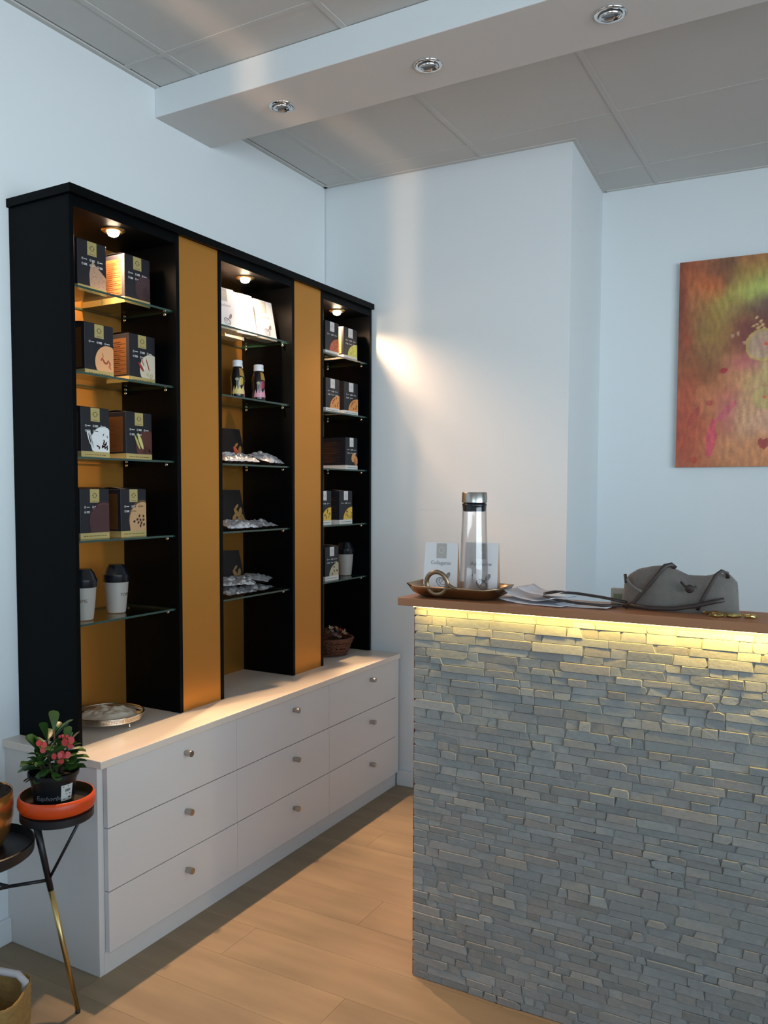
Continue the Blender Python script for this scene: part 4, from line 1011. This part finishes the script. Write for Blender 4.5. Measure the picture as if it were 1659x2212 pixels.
def hard(u, v):
    asp = (pz1 - pz0) / pw_
    def E_(cu, cv, a, b, ang=0):
        du, dv = (u - cu), (v - cv) * asp; x = du * math.cos(ang) + dv * math.sin(ang); y = -du * math.sin(ang) + dv * math.cos(ang)
        return (x / a) ** 2 + (y / b) ** 2
    if E_(.485, .575, .100, .098) < 1: 
        if E_(.497, .578, .010, .010) < 1: return (196, 84, 52)
        q = E_(.485, .575, .1, .098); return (172, 150, 84) if q > .72 else ((172, 146, 116) if q > .15 else (176, 140, 120))
    if E_(.50, .325, .066, .068) < 1:
        if E_(.50, .328, .009, .009) < 1: return (206, 88, 52)
        return (172, 148, 92)
    if E_(.268, .462, .022, .018, .5) < 1: return (150, 32, 34)
    if E_(.10, .245, .072, .018, 1.1) < 1: return (156, 62, 50)
    if E_(.19, .31, .022, .018) < 1: return (158, 66, 54)
    if E_(.105, .035, .022, .02) < 1: return (162, 60, 34)
    if E_(.205, .14, .026, .12, -.10) < 1: return (194, 70, 86)
    if E_(.285, .265, .09, .02, .85) < 1: return (180, 84, 92)
    # heart
    du, dv = (u - .502) / .030, (v - .105) * asp / .030 + .1
    if (du * du + dv * dv - 1) ** 3 - du * du * dv ** 3 * 1.4 < 0 and abs(du) < 1.2: return (140, 46, 44)
    for a, b in ((.445, .705), (.47, .685), (.45, .672), (.48, .668), (.465, .66), (.485, .652), (.43, .665), (.455, .655)):
        if E_(a, b, .010, .008) < 1: return (196, 160, 104)
    for a, b in ((.31, .625), (.34, .635), (.40, .575), (.38, .59)):
        if E_(a, b, .010, .012) < 1: return (176, 130, 104)
    return None
NU, NV = 150, 190
mb = MB(); mb.c = []
for j in range(NV + 1):
    for i in range(NU + 1):
        u, v = i / NU, j / NV
        if True:
            wu = u + .05 * noise.noise(Vector((u * 6, v * 7, 2.1))) + .012 * noise.noise(Vector((u * 30, v * 26, 5))); wv = v + .04 * noise.noise(Vector((u * 7, v * 6, 7.7))) + .012 * noise.noise(Vector((u * 26, v * 30, 9)))
            acc = Vector((150, 92, 58)) * .12; ws = .12
            for cu, cv, ru, rv, c_, s_ in blobs:
                q = ((wu - cu) / ru) ** 2 + ((wv - cv) / rv) ** 2
                if q < 9: k_ = s_ * math.exp(-q * 1.6); acc += Vector(c_) * k_; ws += k_
            c_ = acc / ws
            hc_ = hard(u + .006 * noise.noise(Vector((u * 20, v * 20, 1))), v)
            if hc_: c_ = c_ * .15 + Vector(hc_) * .85
            n_ = 1 + .16 * noise.noise(Vector((u * 45, v * 22, 3))) + .08 * noise.noise(Vector((u * 120, v * 120, 6)))
            c_ = c_ * n_ * 1.12
        mb.c.append(lin([max(0, min(255, q)) for q in c_])); mb.v.append(pp(u, v, .0284))
for j in range(NV):
    for i in range(NU): b = j * (NU + 1) + i; mb.face((b, b + 1, b + NU + 2, b + NU + 1))
mb.build('painted_canvas', mat('oil_paint', (1, 1, 1), .45, vcol=True, noise_amt=.05, noise_scale=(60, 60, 60), bump=.25, bump_scale=150), t, smooth=True, fix=False)

# ------------------------------------------------------------------ plant stand at the left
DC = Vector((-1.905, 1.600, 0)); BC = Vector((-2.035, 1.425, 0))
st = thing('plant_stand', (BC.x, BC.y, 0), 'black two-tier plant stand with splayed brass-tipped legs', 'stand')
mb = MB(); mb.lathe([(.001, .576), (.098, .576), (.101, .579), (.101, .598), (.096, .6005), (.001, .6005)], 48, DC, cap0=False, cap1=False); sharp(mb.build('upper_tray', M['blkmetal'], st, smooth=True), 40)
mb = MB(); mb.lathe([(.001, .495), (.146, .495), (.156, .503), (.158, .530), (.154, .532), (.150, .508), (.001, .506)], 56, BC, cap0=False, cap1=False); sharp(mb.build('lower_tray', M['blkmetal'], st, smooth=True), 40)
def leg(foot, top, brassz):
    f_, t_ = Vector(foot), Vector(top); k_ = brassz / top[2]; mid = f_.lerp(t_, k_)
    mb = MB(); mb.tube([mid, t_], [.0085, .0105], 14); lg = mb.build('leg', M['blkmetal'], st, smooth=True)
    mb = MB(); mb.tube([f_ + Vector((0, 0, .006)), mid], [.0068, .0082], 14); mb.build('brass_leg_end', M['brass'], lg, smooth=True)
    mb = MB(); mb.lathe([(.007, .0002), (.0075, .002), (.0072, .009)], 14, f_); mb.build('foot_cap', M['blkmetal'], lg, smooth=True)
top1 = (-1.930, 1.546, .577)
leg((-1.861, 1.623, 0), top1, .372)
leg((-2.245, 1.500, 0), (-2.12, 1.46, .497), .33)
leg((-2.14, 1.19, 0), (-2.07, 1.30, .497), .33)
def onleg(z, f=(-1.861, 1.623, 0)): return Vector(f).lerp(Vector(top1), z / top1[2])
BRT = Vector((-1.822, 1.606, .577))
mb = MB(); mb.tube([onleg(.402), BRT], .0042, 10); mb.build('brace', M['blkmetal'], st, smooth=True)
hub = Vector((-1.985, 1.495, .400))
hub = Vector((-1.972, 1.487, .402))
mb = MB(); mb.tube([onleg(.402), hub], .0048, 10); mb.build('spreader', M['blkmetal'], st, smooth=True)
mb = MB(); mb.tube([hub, Vector((-2.145, 1.468, .40))], .0048, 10); mb.build('spreader', M['blkmetal'], st, smooth=True)
mb = MB(); mb.tube([hub, Vector((-2.083, 1.279, .40))], .0048, 10); mb.build('spreader', M['blkmetal'], st, smooth=True)
# orange dish
t = thing('orange_dish', (DC.x, DC.y, .601), 'round orange dish with a dark gold inside on the upper tray', 'dish')
mb = MB(); mb.lathe([(.001, .6012), (.092, .6012), (.101, .606), (.1065, .620), (.1055, .636), (.1015, .646), (.0985, .6465)], 56, DC, cap0=False, cap1=False); mb.build('outer_shell', M['orange'], t, smooth=True)
mb = MB(); mb.lathe([(.0985, .6465), (.0975, .640), (.099, .622), (.094, .609), (.001, .607)], 56, DC, cap0=False, cap1=False); mb.build('inner_shell', M['dishin'], t, smooth=True)
# euphorbia
PC = DC + Vector((-.012, .000, .608))
t = thing('potted_euphorbia', PC, 'potted euphorbia with green leaves and red flowers in a black nursery pot', 'plant')
mb = MB(); mb.lathe([(.001, .0005), (.050, .0005), (.053, .003), (.062, .070), (.066, .088), (.070, .0885), (.071, .100), (.068, .1015), (.064, .098), (.060, .080), (.058, .075), (.001, .075)], 48, PC, cap0=False, cap1=False)
pot = sharp(mb.build('pot', M['pot'], t, smooth=True), 35)
def pr(z): return .053 + (.062 - .053) * z / .07
cam_a = math.atan2(-PC.y, -PC.x)  # direction towards where the picture is taken from
def onpot(a0, off): return lambda u, v: (PC.x + (pr(v) + off) * math.cos(a0 + u / .057), PC.y + (pr(v) + off) * math.sin(a0 + u / .057), PC.z + v)
mb = MB(); put_text(mb, 'Euphorbia', .019, onpot(cam_a - .24, .0006), shear=.35, cv=.037); mb.build('pot_lettering', pm('potscript', (120, 122, 124)), pot, fix=False)
mb = MB(); fo_ = lambda off: (lambda u, v: onpot(cam_a + .62, off)(u, v + .010))
f = fo_(.0012)
for i in range(6):
    a, b = -.017 + .034 * i / 6, -.017 + .034 * (i + 1) / 6; mb.poly([f(a, .016 + .0), f(b, .016), f(b, .062), f(a, .062)], 0)
f = fo_(.0016)
for a, b, c_, d_ in ((-.013, .004, .056, .0585), (-.004, .011, .034, .036), (-.012, -.004, .020, .022), (.004, .012, .022, .026)): mb.poly([f(a, c_), f(b, c_), f(b, d_), f(a, d_)], 1)
for k in range(9): mb.poly([f(-.006 + k * .0017, .042), f(-.006 + k * .0017 + .0009, .042), f(-.006 + k * .0017 + .0009, .050), f(-.006 + k * .0017, .050)], 1)
mb.build('price_sticker', [M['boxwhite'], M['ink']], pot, fix=False)
mb = MB(); mb.lathe([(.001, .0785), (.03, .078), (.0605, .076)], 24, PC, cap0=False, cap1=False); mb.build('soil', M['soil'], t)
rg = random.Random(21)
stems = []
for k in range(7):
    a = 2 * PI * k / 7 + rg.uniform(-.3, .3); tip = Vector((.040 * math.cos(a), .040 * math.sin(a), rg.uniform(.125, .19))) if k else Vector((.004, 0, .215))
    p0_ = PC + Vector((.014 * math.cos(a), .014 * math.sin(a), .072)); p2 = PC + tip; p1 = (p0_ + p2) / 2 + Vector((.006 * math.cos(a), .006 * math.sin(a), .01))
    mb = MB(); mb.tube([p0_, p1, p2], [.0042, .0036, .0028], 8); mb.build('stem', M['stem'], t, smooth=True); stems.append((p0_, p1, p2, a))
def leafmesh():
    mb = MB(); n = 7
    # spatulate leaf, length 1 along +X, width .36, folded along the midrib
    ws = [.03, .08, .14, .20, .235, .20, .02]; xs = [0, .2, .4, .6, .78, .92, 1.0]
    for x, w_ in zip(xs, ws):
        dz = -.22 * x * x + .10 * x
        mb.v += [(x, -w_, dz + w_ * .28), (x, 0, dz), (x, w_, dz + w_ * .28)]
    for i in range(n - 1):
        for s in (0, 1): b = i * 3 + s; mb.face((b, b + 1, b + 4, b + 3))
    o = mb.build('leaf', M['leaf'], smooth=True, fix=False); me = o.data; bpy.data.objects.remove(o); return me
LM = leafmesh()
def leaf(p, az, el, L_):
    o = bpy.data.objects.new('leaf', LM); COL.objects.link(o); o.parent = t
    o.matrix_local = Matrix.Translation(Vector(p) - t.location) @ Matrix.Rotation(az, 4, 'Z') @ Matrix.Rotation(-el, 4, 'Y') @ Matrix.Rotation(rg.uniform(-.5, .5), 4, 'X') @ Matrix.Diagonal((L_, L_ * rg.uniform(.8, 1.15), L_, 1))
for (p0_, p1, p2, a) in stems:
    for k in range(15):
        f_ = .2 + .8 * k / 14; p = p0_.lerp(p1, min(1, f_ * 2)) if f_ < .5 else p1.lerp(p2, f_ * 2 - 1)
        az = a + rg.uniform(-1.5, 1.5) if k < 8 else rg.uniform(0, 6.28); el = -.1 + 1.15 * f_ ** 2 + rg.uniform(-.25, .3)
        leaf(p, az, el, rg.uniform(.040, .068))
# a few outstretched lower leaves
for az, z_ in ((cam_a - 1.5, .105), (cam_a + 1.55, .115), (cam_a + 1.3, .15), (cam_a - 1.25, .125), (cam_a + 1.75, .09)):
    leaf(PC + Vector((.02 * math.cos(az), .02 * math.sin(az), z_)), az, .15, .072)
def bract():
    mb = MB()
    for s in (0, 1):
        q = s * PI
        P = [(0, 0, 0)] + [(.5 * math.cos(a) + .45, .55 * math.sin(a), .25 - .15 * math.cos(a)) for a in [-2.2 + 4.4 * i / 8 for i in range(9)]]
        mb.poly([(x * math.cos(q) - y * math.sin(q), x * math.sin(q) + y * math.cos(q), z_) for x, y, z_ in P])
    mb.lathe([(.08, .05), (.14, .2), (.05, .3)], 8)
    o = mb.build('flower', M['red'], fix=False); me = o.data; bpy.data.objects.remove(o); return me
BM = bract()
right = Vector((-math.sin(cam_a), math.cos(cam_a), 0)); toward = Vector((math.cos(cam_a), math.sin(cam_a), 0))
for rx, tz_, s_ in ((-.030, .196, .016), (-.026, .183, .014), (.040, .196, .019), (.046, .188, .014), (.034, .205, .010), (.010, .158, .016), (.030, .156, .018), (.022, .147, .017), (.022, .212, .008)):
    o = bpy.data.objects.new('flower', BM); COL.objects.link(o); o.parent = t
    p = right * rx + toward * rg.uniform(.045, .062) + Vector((0, 0, tz_))
    o.matrix_local = Matrix.Translation(p) @ (Vector((0, 0, 1)).rotation_difference((toward + Vector((rg.uniform(-.4, .4), rg.uniform(-.4, .4), .35))).normalized()).to_matrix().to_4x4()) @ Matrix.Rotation(rg.uniform(0, 3), 4, 'Z') @ Matrix.Scale(s_, 4)
# brass planter on the lower tray
QC = BC + Vector((-.022, .018, .5065))
t = thing('copper_planter', QC, 'shiny orange-gold planter of dark bark cut off at the left edge', 'planter')
mb = MB(); mb.lathe([(.001, .0005), (.060, .0005), (.072, .006), (.092, .045), (.102, .085), (.104, .120), (.102, .158), (.099, .158), (.100, .120), (.098, .085), (.001, .080)], 56, QC, cap0=False, cap1=False)
mb.build('bowl', mat('copper_gold', (.62, .26, .07), .25, metal=.8), t, smooth=True)
mb = MB()
def brk(u, v): a = 2 * PI * u; r_ = .1005 * v; x, y = r_ * math.cos(a), r_ * math.sin(a); return QC + Vector((x, y, .152 + .022 * (1 - v) + .014 * noise.noise(Vector((x * 50, y * 50, 2))) + .012 * abs(noise.noise(Vector((x * 110, y * 110, 8))))))
mb.grid(brk, 60, 16, wrap=True); mb.build('bark_mulch', M['soil'], t)

# woven shopper on the floor
WC = Vector((-1.885, 1.303, 0)); ang = R(30)
t = thing('woven_bag', WC, 'woven golden paper bag with thick pale handles on the floor', 'bag')
def wb(x, y, z): return Vector((WC.x + x * math.cos(ang) - y * math.sin(ang), WC.y + x * math.sin(ang) + y * math.cos(ang), z))
mb = MB()
def bagw(u, v):
    a = 2 * PI * u; ex = math.copysign(abs(math.cos(a)) ** .45, math.cos(a)); ey = math.copysign(abs(math.sin(a)) ** .45, math.sin(a))
    wv = .0022 * math.sin(v * 75) * math.sin(u * 120 * PI / 3)
    k_ = 1 + .06 * v; return wb(ex * (.125 * k_ + wv), ey * (.085 * k_ + wv), .001 + .222 * v)
mb.grid(bagw, 120, 30, wrap=True); mb.face(list(range(120))[::-1]); mb.build('bag_body', M['kraft'], t, smooth=True, solid=.004)
for P_ in ([(.120, .045, .200), (.122, .040, .226), (.100, .050, .240), (.050, .058, .244), (-.020, .060, .243), (-.090, .050, .236), (-.118, .040, .200)],
           [(.010, .092, .180), (.008, .094, .228), (-.010, .092, .262), (-.040, .090, .278), (-.080, .090, .276), (-.105, .092, .240), (-.108, .092, .180)]):
    mb = MB(); mb.tube([wb(*q) for q in P_], .0095, 10); mb.build('handle', M['rope'], t, smooth=True)
